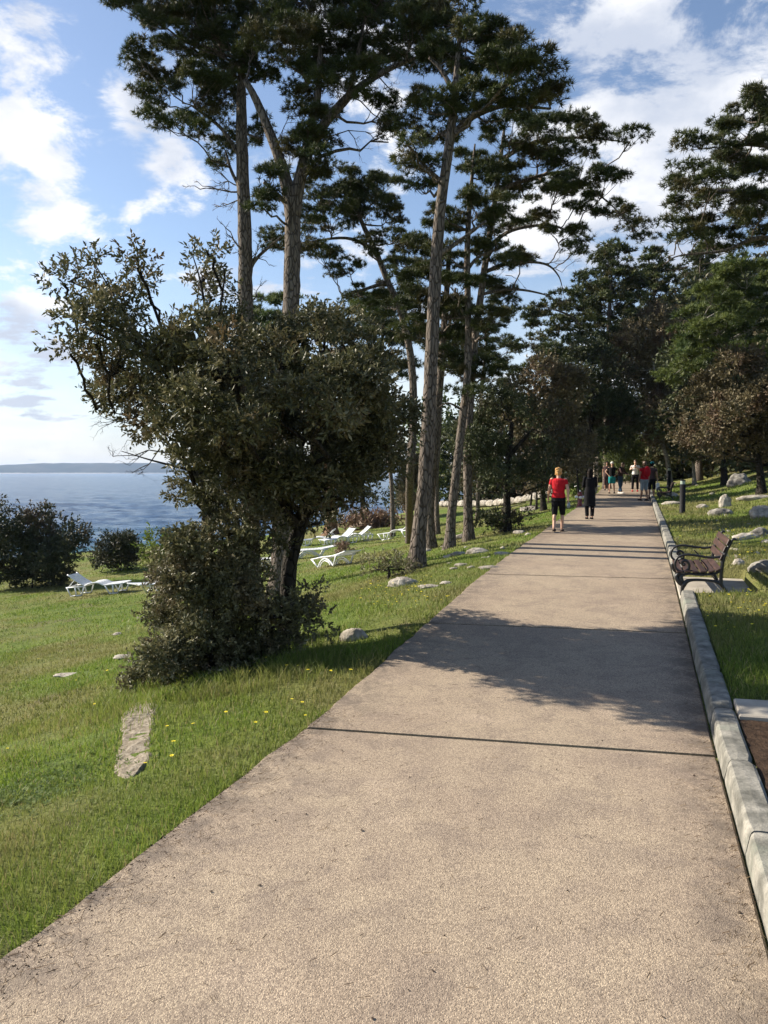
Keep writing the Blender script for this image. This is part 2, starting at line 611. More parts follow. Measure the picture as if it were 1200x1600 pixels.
# lawn floor: short turf between the blades
m, N = material('turf')
p = pos(N)
a = N.noise(p, .28, 5, .6)
b = N.noise(p, 2.1, 6, .65, .3)
f = N.noise(p, 26, 4, .7)
f2 = N.noise(N.mapping(p, (1, 1, .2)), 95, 3, .7)
green = N.mix(N.rng(b, .3, .7), (.085, .135, .024), (.16, .205, .042))
dry = N.mix(f, (.19, .165, .068), (.29, .24, .12))
c = N.mix(N.rng(a, .40, .64, 0, .72), green, dry)
c = N.mix(N.rng(N.noise(p, .9, 5, .7), .57, .70, 0, .75), c, (.17, .135, .085))
c = N.mix(N.rng(f, .42, .68, .0, .6), c, (.022, .036, .010))
c = N.mix(N.rng(f2, .5, .7, 0, .45), c, (.19, .21, .065))
# bare and needle-strewn ground in the woods on the right and at the shore
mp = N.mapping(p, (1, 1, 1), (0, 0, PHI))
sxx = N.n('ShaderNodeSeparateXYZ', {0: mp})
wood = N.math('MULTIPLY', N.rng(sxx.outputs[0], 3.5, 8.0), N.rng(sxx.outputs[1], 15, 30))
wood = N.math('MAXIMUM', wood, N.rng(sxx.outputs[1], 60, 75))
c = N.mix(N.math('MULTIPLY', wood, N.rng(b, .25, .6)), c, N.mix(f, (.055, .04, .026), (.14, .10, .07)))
zz = N.n('ShaderNodeSeparateXYZ', {0: p}).outputs[2]
c = N.mix(N.rng(zz, -4.2, -3.7, 1, 0), c, N.mix(f, (.20, .18, .15), (.45, .42, .37)))
finish(N, c, .95, N.math('ADD', f, N.math('MULTIPLY', f2, .6)), .9, .04, .1)
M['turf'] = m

# grass blades
m, N = material('grass_blades')
a = attr(N)
p = pos(N)
c = N.ramp(a, [(0, (.075, .125, .018)), (.45, (.145, .215, .030)), (.8, (.225, .275, .050)), (.93, (.22, .20, .075)), (1, (.36, .30, .16))])
n = N.noise(p, .28, 5, .6)
c = N.mix(N.rng(n, .40, .62, 0, .75), c, N.mix(a, (.12, .112, .038), (.29, .245, .115)))
finish(N, c, .55, None, spec=.2, translucent=.40)
M['grass'] = m

# the sea
m, N = material('sea_water')
p = pos(N)
w1 = N.noise(N.mapping(p, (.16, .42, 1), (0, 0, .22)), 1.0, 6, .6, .25)
w2 = N.noise(N.mapping(p, (.9, 2.0, 1), (0, 0, -.1)), 1.0, 4, .6, .2)
w3 = N.noise(N.mapping(p, (.02, .055, 1), (0, 0, .3)), 1.0, 4, .55)
hgt = N.math('ADD', N.math('MULTIPLY', w1, .5), N.math('MULTIPLY', w2, .30))
c = N.mix(N.rng(w3, .35, .65), (.004, .020, .058), (.008, .032, .078))
y_ = N.n('ShaderNodeSeparateXYZ', {0: p}).outputs[1]
c = N.mix(N.rng(y_, 55, 130, .75, 0), c, (.025, .13, .15))
foam = N.rng(N.math('MULTIPLY', w1, w2), .40, .47, 0, .35)
c = N.mix(N.rng(N.math('ADD', N.math('MULTIPLY', w1, .7), N.math('MULTIPLY', w2, .3)), .42, .60), c, (.030, .070, .140))  # bright crests and dark troughs of the chop, reflection painted into the colour
c = N.mix(foam, c, (.45, .5, .55))
finish(N, c, .22, hgt, .8, 1.0, .35)
M['sea'] = m

m, N = material('wooded_hill')
p = pos(N)
n = N.noise(p, .004, 6, .6)
n2 = N.noise(p, .03, 4, .6)
c = N.mix(N.rng(n, .4, .65), (.025, .032, .022), (.07, .066, .048))
c = N.mix(N.rng(n2, .45, .7, 0, .5), c, (.03, .04, .022))
z_ = N.n('ShaderNodeSeparateXYZ', {0: p}).outputs[2]
c = N.mix(N.rng(N.math('ADD', z_, N.math('MULTIPLY', n2, 6)), 0, 3.5, 1, 0), c, (.45, .42, .38))
finish(N, c, .95, None, spec=.05)
M['hill'] = m

M['iron'] = plain('cast_iron', (.012, .012, .013), .38, .5, .25, 60, 0.0, .15)
M['black'] = plain('black_paint', (.008, .008, .009), .6, .15, .2, 30, 0, .05)
M['plastic'] = plain('white_plastic', (.72, .73, .74), .38, .5, .06, 8, 0, .03)
m, N = material('red_brown_wood')
p = N.mapping(pos(N), (1, 1, 1), (0, 0, PHI))
n = N.noise(N.mapping(p, (30, 2.0, 30)), 1.0, 5, .6)
c = N.ramp(n, [(.3, (.022, .012, .009)), (.55, (.052, .026, .018)), (.8, (.105, .056, .042))])
finish(N, c, .5, n, .3, .004, .4)
M['wood'] = m
M['post'] = plain('pale_timber', (.38, .32, .26), .8, .2, .2, 15)
M['hydrant'] = plain('red_paint', (.16, .025, .022), .45, .5, .15, 20)
M['white'] = plain('white_paint', (.72, .72, .70), .5, .4, .06, 20)
M['lens'] = plain('frosted_glass', (.30, .36, .30), .25, .6, .1, 20)
M['skin'] = plain('skin', (.50, .30, .21), .55, .35, .08, 12, 0, .03)
M['skin_tan'] = plain('tanned_skin', (.36, .20, .13), .55, .35, .08, 12, 0, .03)
M['hair_blond'] = plain('blond_hair', (.50, .27, .09), .5, .4, .35, 55, 0, .6)
M['hair_dark'] = plain('dark_hair', (.010, .007, .006), .75, .1, .3, 55, 0, .3)
M['hair_brown'] = plain('brown_hair', (.10, .055, .03), .45, .4, .3, 55, 0, .6)
M['eye'] = plain('eyes', (.02, .015, .01), .2, .5, .1, 10)


def cloth(name, c):
    m, N = material(name)
    p = pos(N)
    n = N.noise(p, 7, 4, .6, .6)
    w = N.noise(N.mapping(p, (1, 1, .5)), 18, 3, .5, 1.0)
    col = N.mix(N.rng(n, .3, .7), tuple(k * .85 for k in c), tuple(min(1, k * 1.12) for k in c))
    finish(N, col, .85, w, .8, .02, .15)
    return m


M['c_red'] = cloth('red_cotton', (.42, .012, .020))
M['c_black'] = cloth('black_cotton', (.008, .008, .010))
M['c_teal'] = cloth('teal_cotton', (.02, .26, .27))
M['c_jeans'] = cloth('blue_denim', (.035, .07, .12))
M['c_white'] = cloth('white_cotton', (.66, .65, .62))
M['c_grey'] = cloth('grey_cotton', (.25, .30, .33))
M['c_brown'] = cloth('dark_brown_cotton', (.06, .035, .035))
M['c_sole'] = cloth('brown_sandal', (.08, .055, .045))
M['petal'] = plain('yellow_petals', (.72, .60, .04), .6, .2, .15, 30)
M['stalk'] = plain('green_stalk', (.08, .14, .03), .6, .2, .15, 30)
M['needle_litter'] = leafy('dry_needles', [(0, (.05, .03, .018)), (.6, (.14, .085, .045)), (1, (.30, .22, .13))], 2.0, (.1, .06, .04), tr=0)
M['litter'] = plain('dry_leaf', (.035, .022, .016), .8, .2, .4, 60)
# ------------------------------------------------------------------ ground, path, sea
def lines(a, b, near, far, c0):
    """spacing grows away from c0"""
    out = [c0]
    x = c0
    while x < b:
        x += max(near, min(far, abs(x - c0) * .045 + near)); out.append(x)
    x = c0
    while x > a:
        x -= max(near, min(far, abs(x - c0) * .045 + near)); out.append(x)
    return out


tl = [v for v in lines(-150, 190, .10, 4.0, -2.22) if not (TL + .01 < v < PAD[2] + .05)]
tl += [TL, TL + .05, -1.2, 0, TR - .01, TR + .01, TR + .05, TR + .10, TR + KW - .021, TR + KW + .01] + list(np.arange(TR + KW + .1, PAD[2] - .02, .1)) + [PAD[2] - .01, PAD[2] + .01]
sl = [v for v in lines(-14, 340, .10, 4.0, 4.0)] + [PAD[0] - .01, PAD[0] + .01, PAD[1] - .01, PAD[1] + .01]
tl = np.unique(np.round(tl, 3)); sl = np.unique(np.round(sl, 3))
TT, SS = np.meshgrid(tl, sl)
XX, YY = xy(TT, SS)
ZZ = H(XX, YY)
g = Geo()
nx, ny = len(tl), len(sl)
i = np.arange(ny - 1)[:, None] * nx + np.arange(nx - 1)[None, :]
F = np.stack([i, i + 1, i + nx + 1, i + nx], axis=-1).reshape(-1, 4)
g.add(np.stack([XX.ravel(), YY.ravel(), ZZ.ravel()], axis=1), F)
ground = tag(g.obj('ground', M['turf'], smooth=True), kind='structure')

# the path: cast slabs with a gap between
path = bpy.data.objects.new('path', None); COL.objects.link(path); tag(path, kind='structure')
joints = [-4.9, -1.55, 1.75, 5.05, 8.33, 11.6, 14.9]
while joints[-1] < 84:
    joints.append(joints[-1] + 3.3)
for a, b in zip(joints[:-1], joints[1:]):
    g = Geo()
    gap = .021
    m_ = max(2, int((b - a) / (.06 if a < 12 else .45)))
    s_ = np.linspace(a + gap, b - gap, m_ + 1)
    tx = np.array([TL - .001, TL + .014, TL + .5, -1.2, -.4, TR - .3, TR - .022, TR - .010])
    skew = -.12
    rows = []
    e1 = fbm(s_ * 3.1, s_ * 0, 2.0, 3) * .022 + fbm(s_ * 17, s_ * 0, 6.0, 2) * .010
    for k, sv in enumerate(s_):
        for q, tv in enumerate(tx):
            sk = sv - skew * (tv + 1) * 1.0
            x, y = xy(tv + (e1[k] if q < 2 else 0), sk)
            ed = -.012 if (q in (0, len(tx) - 1)) else 0
            if k in (0, m_): ed -= .006
            rows.append((x, y, float(zpath(sv)) + ed))
    V = np.array(rows)
    n_ = len(tx)
    ii = np.arange(m_)[:, None] * n_ + np.arange(n_ - 1)[None, :]
    F = np.stack([ii, ii + 1, ii + n_ + 1, ii + n_], axis=-1).reshape(-1, 4)
    base = len(V)
    Vb = V.copy(); Vb[:, 2] -= .11
    border = [k for k in range(n_)] + [r * n_ + n_ - 1 for r in range(1, m_ + 1)] + [m_ * n_ + k for k in range(n_ - 2, -1, -1)] + [r * n_ for r in range(m_ - 1, 0, -1)]
    Fs = [[border[(k + 1) % len(border)], border[k], border[k] + base, border[(k + 1) % len(border)] + base] for k in range(len(border))]
    g.add(np.vstack([V, Vb]), np.vstack([F, np.array(Fs)]))
    g.obj('slab', M['path'], path)

# kerb stones along the right edge, broken by the bench pad
kerb = bpy.data.objects.new('kerb', None); COL.objects.link(kerb); tag(kerb, kind='structure')
rk = random.Random(3)


def kerb_stone(a, b):
    L = b - a
    n_ = max(3, int(L / .07))
    prof = [(0.0, -.10), (0.0, .0), (.008, .088), (.014, .108), (.026, .120), (.08, .124), (.138, .122), (.153, .114), (.16, .10), (.163, -.06)]
    tilt = rk.uniform(-.006, .006); up = rk.uniform(-.006, .008)
    V = []
    for k in range(n_ + 1):
        f = k / n_
        sv = a + .006 + (L - .012) * f
        end = min(f, 1 - f) * L
        drop = .012 * max(0, 1 - end / .02)
        for q, (u, z) in enumerate(prof):
            nzv = float(fbm(sv * 6 + q * .9, q * .7 + a, 1.0, 3)) * (.0022 if 1 <= q <= 8 else 0)
            u2 = u + (drop if u < .08 else -drop) * (1 if z > .05 else .3)
            x, y = xy(TR + u2 + nzv + tilt * f, sv)
            V.append((x, y, float(zpath(sv)) + z + (up + nzv if z > 0 else 0) - (drop if z > .05 else 0)))
    m_ = len(prof)
    ii = np.arange(n_)[:, None] * m_ + np.arange(m_ - 1)[None, :]
    F = np.stack([ii, ii + m_, ii + m_ + 1, ii + 1], axis=-1).reshape(-1, 4)
    g = Geo(); g.add(V, F)
    g.big.append([k for k in range(m_)]); g.big.append([n_ * m_ + k for k in range(m_ - 1, -1, -1)])
    g.obj('kerb_stone', M['kerb'], kerb)


s0 = -1.0
while s0 < PAD[0] - .3:
    e = min(s0 + rk.uniform(.93, 1.06), PAD[0])
    if PAD[0] - e < .5: e = PAD[0]
    kerb_stone(s0, e); s0 = e
s0 = PAD[1]
while s0 < 60:
    e = s0 + rk.uniform(.95, 1.3) * (1 if s0 < 30 else 2)
    kerb_stone(s0, e); s0 = e


def flat_slab(name, t0, t1, s0, s1, ztop, thick, mat, parent=None, off=0, jit=.0):
    g = Geo()
    V = []
    for tz, q in ((ztop, 0), (ztop - .01, 1), (ztop - thick, 1)):
        for (tv, sv) in ((t0, s0), (t1, s0), (t1, s1), (t0, s1)):
            k = .01 if q == 0 else 0
            tv2 = tv + (k if tv == t0 else -k); sv2 = sv + (k if sv == s0 else -k)
            x, y = xy(tv2, sv2)
            V.append((x, y, float(zpath(sv)) + tz + off * (tv - t0)))
    F = [[0, 1, 2, 3]]
    for L in (0, 4):
        for i_ in range(4):
            j_ = (i_ + 1) % 4
            F.append([L + j_, L + i_, L + 4 + i_, L + 4 + j_])
    g.add(V, F)
    return g.obj(name, mat, parent)


tag(flat_slab('bench_pad', TR + .004, PAD[2], PAD[0] + .015, PAD[1] - .015, .008, .12, M['pad']), kind='structure')
tag(flat_slab('pavement_strip', TR + KW + .012, 3.0, 5.66, 6.02, .135, .2, M['pad'], off=.03), kind='structure')
# bare soil bed beside the near kerb
g = Geo()
tt = np.linspace(TR + KW + .008, 3.2, 30); s2 = np.linspace(3.4, 5.65, 30)
A_, B_ = np.meshgrid(tt, s2)
x_, y_ = xy(A_, B_)
z_ = H(x_, y_) + .02 + .02 * fbm(x_ * 9, y_ * 9, 1.0, 3)
z_[-1, :] -= .0
i = np.arange(29)[:, None] * 30 + np.arange(29)[None, :]
g.add(np.stack([x_.ravel(), y_.ravel(), z_.ravel()], 1), np.stack([i, i + 1, i + 31, i + 30], -1).reshape(-1, 4))
tag(g.obj('soil', M['soil'], smooth=True), kind='structure')

# sea: real wind waves near the shore, a plain sheet beyond
R2 = np.random.default_rng(4)
rows_ = [28.0]
while rows_[-1] < 700:
    rows_.append(rows_[-1] + max(.45, rows_[-1] ** 2 / 9000))
rows_ = np.array(rows_)
ang_ = np.concatenate([np.arange(-.60, .14, .0026), np.arange(.16, .50, .012)])
A_, B_ = np.meshgrid(ang_, rows_)
X_ = A_ * B_; Y_ = B_.copy()
Zw = np.zeros_like(X_)
for lam, amp, th in [(9.0, .10, .3), (7.1, .09, -.1), (5.2, .075, .5), (3.9, .06, .1), (3.0, .045, -.35), (2.3, .03, .7), (14, .10, .15)]:
    ph = R2.uniform(0, 6.3)
    wob = fbm(X_ / (lam * 2.2), Y_ / (lam * 2.2), lam, 2) * 3.2
    p_ = (X_ * math.sin(th) + Y_ * math.cos(th)) * 2 * math.pi / lam + ph + wob
    grp = .5 + .9 * np.clip(fbm(X_ / 17 + lam, Y_ / 17, lam * 2, 2) + .4, 0, 1)
    Zw += amp * grp * ((1 - np.abs(np.sin(p_ / 2))) * 2 - .73)
fade = np.clip((rows_[-1] - Y_) / 250, 0, 1)
Z_ = SEA + Zw * fade * 1.5
g = Geo()
nx_ = len(ang_)
i = np.arange(len(rows_) - 1)[:, None] * nx_ + np.arange(nx_ - 1)[None, :]
g.add(np.stack([X_.ravel(), Y_.ravel(), Z_.ravel()], 1), np.stack([i, i + 1, i + nx_ + 1, i + nx_], -1).reshape(-1, 4))
# the calm sheet: a frame round the wave field
y0_, y1_ = rows_[0], rows_[-1]; a0_, a1_ = ang_[0], ang_[-1]
inner = [(a0_ * y0_, y0_), (a1_ * y0_, y0_), (a1_ * y1_, y1_), (a0_ * y1_, y1_)]
outer = [(-7600, -7600), (7600, -7600), (7600, 7800), (-7600, 7800)]
g.add([(x, y, SEA) for x, y in inner + outer], [[4, 5, 1, 0], [5, 6, 2, 1], [6, 7, 3, 2], [7, 4, 0, 3]])
tag(g.obj('sea', M['sea'], smooth=True), kind='structure')
print('SEA', len(rows_) * nx_)

# island across the bay
g = Geo()
na = 160
az = np.linspace(-62, 30, na)
V = []
prof = [(0, 0), (.05, .10), (.3, .45), (.62, .85), (1.0, 1.0), (1.5, .8), (2.4, 0)]
for a_ in az:
    hh = np.interp(a_, [-62, -45, -34, -28.5, -26, -24, -20, -15, -5, 12, 30], [0, 10, 26, 36, 58, 68, 70, 76, 66, 74, 30])
    hh = hh * (1 + .03 * float(fbm(a_ * .25, 0.0, 5.0, 2)) + .05 * float(fbm(a_ * 1.6, 0, 1.0, 3)))
    hh = hh + 6 * float(fbm(a_ * 6, 3, 1.0, 2)) * 0.25
    r0 = 5200 + 260 * float(fbm(a_ * .2, 2.0, 1.0, 3))
    for k, (dr, f_) in enumerate(prof):
        rr = r0 + dr * 420
        zz = SEA - 1 + hh * f_ * (1 + (.10 * float(fbm(a_ * 2.2, k * 1.7, 4.0, 3)) if 0 < k < 4 else 0))
        V.append((rr * math.sin(math.radians(a_)), rr * math.cos(math.radians(a_)), zz))
m_ = len(prof)
i = np.arange(na - 1)[:, None] * m_ + np.arange(m_ - 1)[None, :]
g.add(V, np.stack([i, i + m_, i + m_ + 1, i + 1], -1).reshape(-1, 4))
tag(g.obj('island_hills', M['hill'], smooth=True), kind='structure')

# the air over the bay
g = Geo()
g.box((0, 100, 40.5), (16400, 16400, 100))
haze = tag(g.obj('haze', None), kind='stuff')
m = bpy.data.materials.new('haze'); m.use_nodes = True
N = NT(m.node_tree)
pv = N.n('ShaderNodeVolumePrincipled', {'Color': (.50, .68, 1.0), 'Density': 8.0e-5, 'Anisotropy': 0.2})
o_ = N.n('ShaderNodeOutputMaterial'); N.nt.links.new(pv.outputs[0], o_.inputs['Volume'])
haze.data.materials.append(m)
# ------------------------------------------------------------------ trees
def px2m(v, Y):
    return v * Y / FPX


def needles(g, C, D, n=13, L=.13, w=.018, rnd=None, spread=1.0):
    """tufts of needles: C centres, D axes"""
    C = np.asarray(C); D = np.asarray(D)
    m_ = len(C)
    if not m_: return
    d = R.normal(size=(m_, n, 3))
    d /= np.linalg.norm(d, axis=2)[:, :, None]
    d = d * spread + D[:, None, :] * .75
    d /= np.linalg.norm(d, axis=2)[:, :, None] + 1e-9
    ln = L * R.uniform(.65, 1.15, size=(m_, n, 1))
    side = np.cross(d, R.normal(size=(m_, n, 3)))
    side /= np.linalg.norm(side, axis=2)[:, :, None] + 1e-9
    base = C[:, None, :] + d * .01
    a = base - side * w * .5; b = base + side * w * .5; c = base + d * ln
    V = np.stack([a, b, c], axis=2).reshape(-1, 3)
    F = np.arange(m_ * n * 3).reshape(-1, 3)
    r = R.uniform(0, 1, m_) if rnd is None else rnd
    r = np.clip(r[:, None] + R.normal(0, .12, (m_, n)), 0, 1)
    g.add(V, F, np.repeat(r.ravel(), 3))


def leaves(g, C, D, n=8, L=.06, w=.026, rnd=None, spread=1.0, reach=.10):
    """sprigs of broad leaves: rhombs folded on the midrib, set along a short twig"""
    C = np.asarray(C); D = np.asarray(D)
    m_ = len(C)
    if not m_: return
    d = R.normal(size=(m_, n, 3))
    d /= np.linalg.norm(d, axis=2)[:, :, None]
    d = d * spread + D[:, None, :] * .8
    d /= np.linalg.norm(d, axis=2)[:, :, None] + 1e-9
    al = np.linspace(0, 1, n)[None, :, None] * reach * R.uniform(.6, 1.2, size=(m_, 1, 1))
    base = C[:, None, :] + D[:, None, :] * al
    ln = L * R.uniform(.45, 1.35, size=(m_, n, 1))
    side = np.cross(d, R.normal(size=(m_, n, 3)) + np.array([0, 0, .7]))
    side /= np.linalg.norm(side, axis=2)[:, :, None] + 1e-9
    up = np.cross(side, d)
    a = base; b = base + d * ln * .5 + side * w * .5 + up * w * .18; c = base + d * ln; e = base + d * ln * .5 - side * w * .5 + up * w * .18
    V = np.stack([a, b, c, e], axis=2).reshape(-1, 3)
    k = np.arange(m_ * n)[:, None] * 4
    F = np.concatenate([k + [0, 1, 2], k + [0, 2, 3]], axis=0)
    r = R.uniform(0, 1, m_) if rnd is None else rnd
    r = np.clip(r[:, None] + R.normal(0, .16, (m_, n)), 0, 1)
    g.add(V, F, np.repeat(r.ravel(), 4))


def branch(g, a, b, r0, r1, sag=.12, sides=5, n=5, wob=.05):
    a = np.array(tuple(a), float); b = np.array(tuple(b), float)
    L = np.linalg.norm(b - a)
    t = np.linspace(0, 1, n + 1)
    pts = a + (b - a) * t[:, None]
    pts[:, 2] += -sag * L * np.sin(np.pi * t) * (1 - .3 * t)
    pts[1:-1] += R.normal(0, wob * L, size=(n - 1, 3)) * .5
    g.tube(pts, np.linspace(r0, r1, n + 1), sides, cap=False)
    return pts


def nearest_on(sk, c, dz=0.35):
    """skeleton point below the pad that a branch to it would leave from"""
    d = np.linalg.norm(sk[:, :3] - c, axis=1)
    below = c[2] - dz * d - sk[:, 2]
    k = int(np.argmin(d + np.where(below < 0, -below * 1.3, below * .15)))
    return sk[k]


def dead_twigs(g, a, d, L, r=.012, depth=3, sides=4):
    a = np.array(a, float); d = np.array(d, float); d /= np.linalg.norm(d)
    b = a + d * L + R.normal(0, .10 * L, 3)
    pts = branch(g, a, b, r, r * .4, R.uniform(-.1, .15), sides, 3, .12)
    if depth <= 0: return
    for k in range(R.integers(2, 5)):
        q = pts[R.integers(1, len(pts))]
        nd = d + R.normal(0, .65, 3)
        dead_twigs(g, q, nd, L * R.uniform(.35, .65), r * .55, depth - 1, sides)


def at_depth(px, Y):
    q = P(px, 800, Y)
    return Vector((q.x, q.y, float(H(q.x, q.y))))


def trunk_points(trunk, Y, base):
    rows = [(base.x, base.y, base.z - .15, trunk[0][2] * 1.12)]
    for (px, py, r) in trunk[1:]:
        q = P(px, py, Y)
        rows.append((q.x, q.y, q.z, r))
    return rows


def spread_depth(w, Y):
    return w


LAI = {'pine': 3.7, 'oak': 3.4}
stats = [0]


def fill_pads(kind, pads, Y, sk, gt, gc, dens, tuft, opts):
    """branches to every pad, then foliage"""
    leaf_n, leaf_L, leaf_w = tuft
    clump_r = opts.get('clump', .34)
    for pad in pads:
        px, py, w, h = pad[:4]
        dy = pad[4] if len(pad) > 4 else R.uniform(-1, 1) * opts.get('dy', 1.2)
        gr = opts.get('grow', 1.22 if kind == 'pine' else 1.0); w, h = w * gr, h * gr
        c = np.array(P(px, py, Y + dy + opts.get('shift', 0)))
        rx = px2m(w, Y) / 2; rz = px2m(h, Y) / 2; ry = rx * opts.get('deep', .9)
        at = nearest_on(sk, c, opts.get('rise', .35))
        aend = c - np.array([0, 0, rz * .5])
        rb = min(at[3] * .55, .018 + .014 * np.linalg.norm(aend - at[:3]))
        bp = branch(gt, at[:3], aend, max(rb, .014), .014, opts.get('sag', .08), 6, 6, .05)
        area = math.pi * rx * rz
        nc = max(4, int(area / (math.pi * clump_r ** 2 * (.5 if kind == 'pine' else .8)) * 1.7 * opts.get('nc', 1)))
        u = R.normal(size=(nc, 3)); u /= np.linalg.norm(u, axis=1)[:, None]
        u *= (R.uniform(opts.get('hollow', .25), 1, size=(nc, 1)) ** .5)
        cc = c + u * np.array([rx, ry, rz]) * .92
        for q in cc:
            j = int(np.argmin(np.linalg.norm(bp[2:] - q, axis=1))) + 2
            j = max(1, j - 1)
            if kind == 'pine' or R.random() < opts.get('twig', .6):
                branch(gt, bp[j], q, .012, .005, opts.get('sag', .08), 3, 3, .10)
        # tufts of each clump
        one = leaf_n * leaf_L * leaf_w * (.5 if kind == 'pine' else .5) * .5
        nt = max(3, int(opts.get('lai', LAI[kind]) * area / one / nc))
        stats[0] += nt * nc * leaf_n * (1 if kind == 'pine' else 2)
        rr = clump_r * R.uniform(.6, 1.25, size=(nc, 1, 1))
        v = R.normal(size=(nc, nt, 3)); v /= np.linalg.norm(v, axis=2)[:, :, None]
        if kind == 'pine':
            v[:, :, 2] = np.where(v[:, :, 2] < -.25, -v[:, :, 2] * .5, v[:, :, 2])
            flat = np.array([1.0, 1.0, .50])
            rad = R.uniform(.45, 1, size=(nc, nt, 1))
            C = cc[:, None, :] + v * rr * rad * flat
            D = v + np.array([0, 0, .8])
        else:
            rad = R.uniform(.3, 1, size=(nc, nt, 1)) ** .6
            C = cc[:, None, :] + v * rr * rad * np.array([1, 1, .85])
            D = v + np.array([0, 0, .35]) + (cc - c)[:, None, :] / max(rx, .3) * .5
        D = D / (np.linalg.norm(D, axis=2)[:, :, None] + 1e-9)
        tone = np.clip(R.uniform(.0, 1, size=(nc, 1)) * .45 + R.uniform(0, .55, size=(nc, nt)), 0, 1)
        C = C.reshape(-1, 3); D = D.reshape(-1, 3)
        if kind == 'pine':
            needles(gc, C, D, leaf_n, leaf_L, leaf_w, tone.ravel())
        else:
            leaves(gc, C, D, leaf_n, leaf_L, leaf_w, tone.ravel(), reach=leaf_L * opts.get('reach', 1.8))


def tree(name, label, cat, trunk, pads, kind='pine', Y=None, barkm='bark', leafm='pine', dens=1.0, tuft=None, forks=(), group=None,
         twigs=(), rough=.035, sides=14, base=None, extra=None, lumps=True, **opts):
    """trunk: (px, py, radius) from the foot up; the foot sits on the ground where the photo shows it"""
    if base is None:
        base = G(trunk[0][0], trunk[0][1])
    if Y is None:
        Y = base.y
    t = thing(name, base, label, cat, group)
    gt, gc = Geo(), Geo()
    rows = trunk_points(trunk, Y, base)
    sp = spline(rows, 7)
    sp[:, 3] *= opts.get('girth', (.66 if trunk[0][0] < 1200 else 1) if kind == 'pine' else 1.0)
    # root flare
    if lumps:
        z0 = sp[:, 2] - base.z
        sp[:, 3] *= 1 + .38 * np.exp(-np.clip(z0, 0, None) / .22)
    V0 = len(sp)
    gt.tube(sp[:, :3], np.maximum(sp[:, 3], .006), sides, rough=rough)
    sk = [sp[2:]]
    for fk in forks:
        rws = []
        for (px, py, r, *dy) in fk:
            q = P(px, py, Y + (dy[0] if dy else 0))
            rws.append((q.x, q.y, q.z, r))
        f = spline(rws, 6)
        gt.tube(f[:, :3], f[:, 3], 9, rough=rough)
        sk.append(f)
    sk = np.vstack(sk)
    if tuft is None:
        tuft = (20, .115, .0155) if kind == 'pine' else (8, .06, .027)
    if pads:
        fill_pads(kind, pads, Y, sk, gt, gc, dens, tuft, opts)
    for (px, py, dx, dz, L, r) in twigs:
        q = P(px, py, Y)
        dead_twigs(gt, q, (dx, R.uniform(-.5, .3), dz), L, r)
    if extra: extra(gt, gc, Y, base)
    gt.obj('trunk', M[barkm], t, base, smooth=True)
    if gc.n:
        gc.obj('crown', M[leafm], t, base)
    return t


# --- the tall pines on the left
tree('pine_tree', 'tall pine with straight grey trunk behind the oak, leftmost pine by the sea', 'pine tree',
     [(392, 868, .23), (388, 640, .20), (384, 480, .19), (383, 380, .18), (379, 260, .16), (377, 160, .13), (378, 90, .07)],
     [(232, 12, 110, 50), (290, 45, 130, 60), (222, 92, 55, 34), (262, 108, 90, 44), (250, 150, 60, 34), (298, 140, 90, 46), (275, 186, 70, 30), (318, 192, 60, 30),
      (335, 30, 110, 70), (350, 90, 80, 60), (342, 150, 80, 50), (352, 215, 40, 40), (350, 250, 36, 30), (300, -20, 160, 50), (400, 110, 70, 60), (410, 205, 50, 34), (240, -40, 90, 40)],
     Y=17.6, base=at_depth(392, 17.6), girth=.86, twigs=[(378, 300, -1, .12, .75, .024), (378, 292, -.8, .45, .7, .02), (379, 310, -1, -.25, .6, .018), (379, 400, -.5, .9, .5, .025), (387, 420, .7, .9, .6, .025), (388, 480, .5, .9, .5, .02), (380, 470, -.6, .7, .4, .018)],
     forks=[[(379, 300, .05), (362, 268, .035), (352, 235, .02)], [(378, 250, .05), (345, 200, .04), (300, 165, .025)], [(384, 440, .05), (400, 405, .04), (440, 370, .025)]])

tree('pine_tree', 'tall forked pine behind the oak, its crown cut by the top of the view', 'pine tree',
     [(432, 905, .27), (441, 820, .25), (448, 700, .235), (453, 560, .225), (456, 430, .215), (457, 340, .20), (447, 285, .17), (428, 225, .13), (402, 160, .10), (383, 125, .075)],
     [(425, 10, 130, 70), (500, 20, 140, 70), (575, 30, 130, 70), (640, 45, 90, 60), (440, 70, 90, 50), (510, 85, 110, 60), (585, 85, 100, 50), (545, 125, 90, 50), (470, 125, 70, 40),
      (478, 185, 60, 50), (510, 205, 70, 50), (500, 245, 60, 44), (465, 232, 44, 34), (590, 180, 46, 40), (607, 212, 34, 34), (640, 95, 60, 40), (405, 305, 44, 50), (412, 270, 36, 30), (470, -30, 260, 60), (600, -25, 160, 60),
      (680, 20, 60, 40), (395, 60, 70, 60)],
     Y=16.4, base=at_depth(437, 16.4), girth=.80, forks=[[(457, 340, .16), (470, 275, .13), (492, 215, .11), (545, 150, .085), (600, 112, .06), (650, 90, .03)], [(465, 290, .10), (480, 220, .08), (497, 150, .07), (500, 60, .04)],
                              [(457, 330, .06), (430, 300, .04), (412, 285, .03)], [(545, 150, .05), (560, 80, .04), (570, 30, .02)]],
     twigs=[(492, 215, .8, .1, .9, .018), (545, 150, .7, -.5, .9, .018), (590, 118, .7, -.7, .9, .014), (447, 285, .2, .8, .7, .014), (428, 225, .5, .7, .6, .012)])

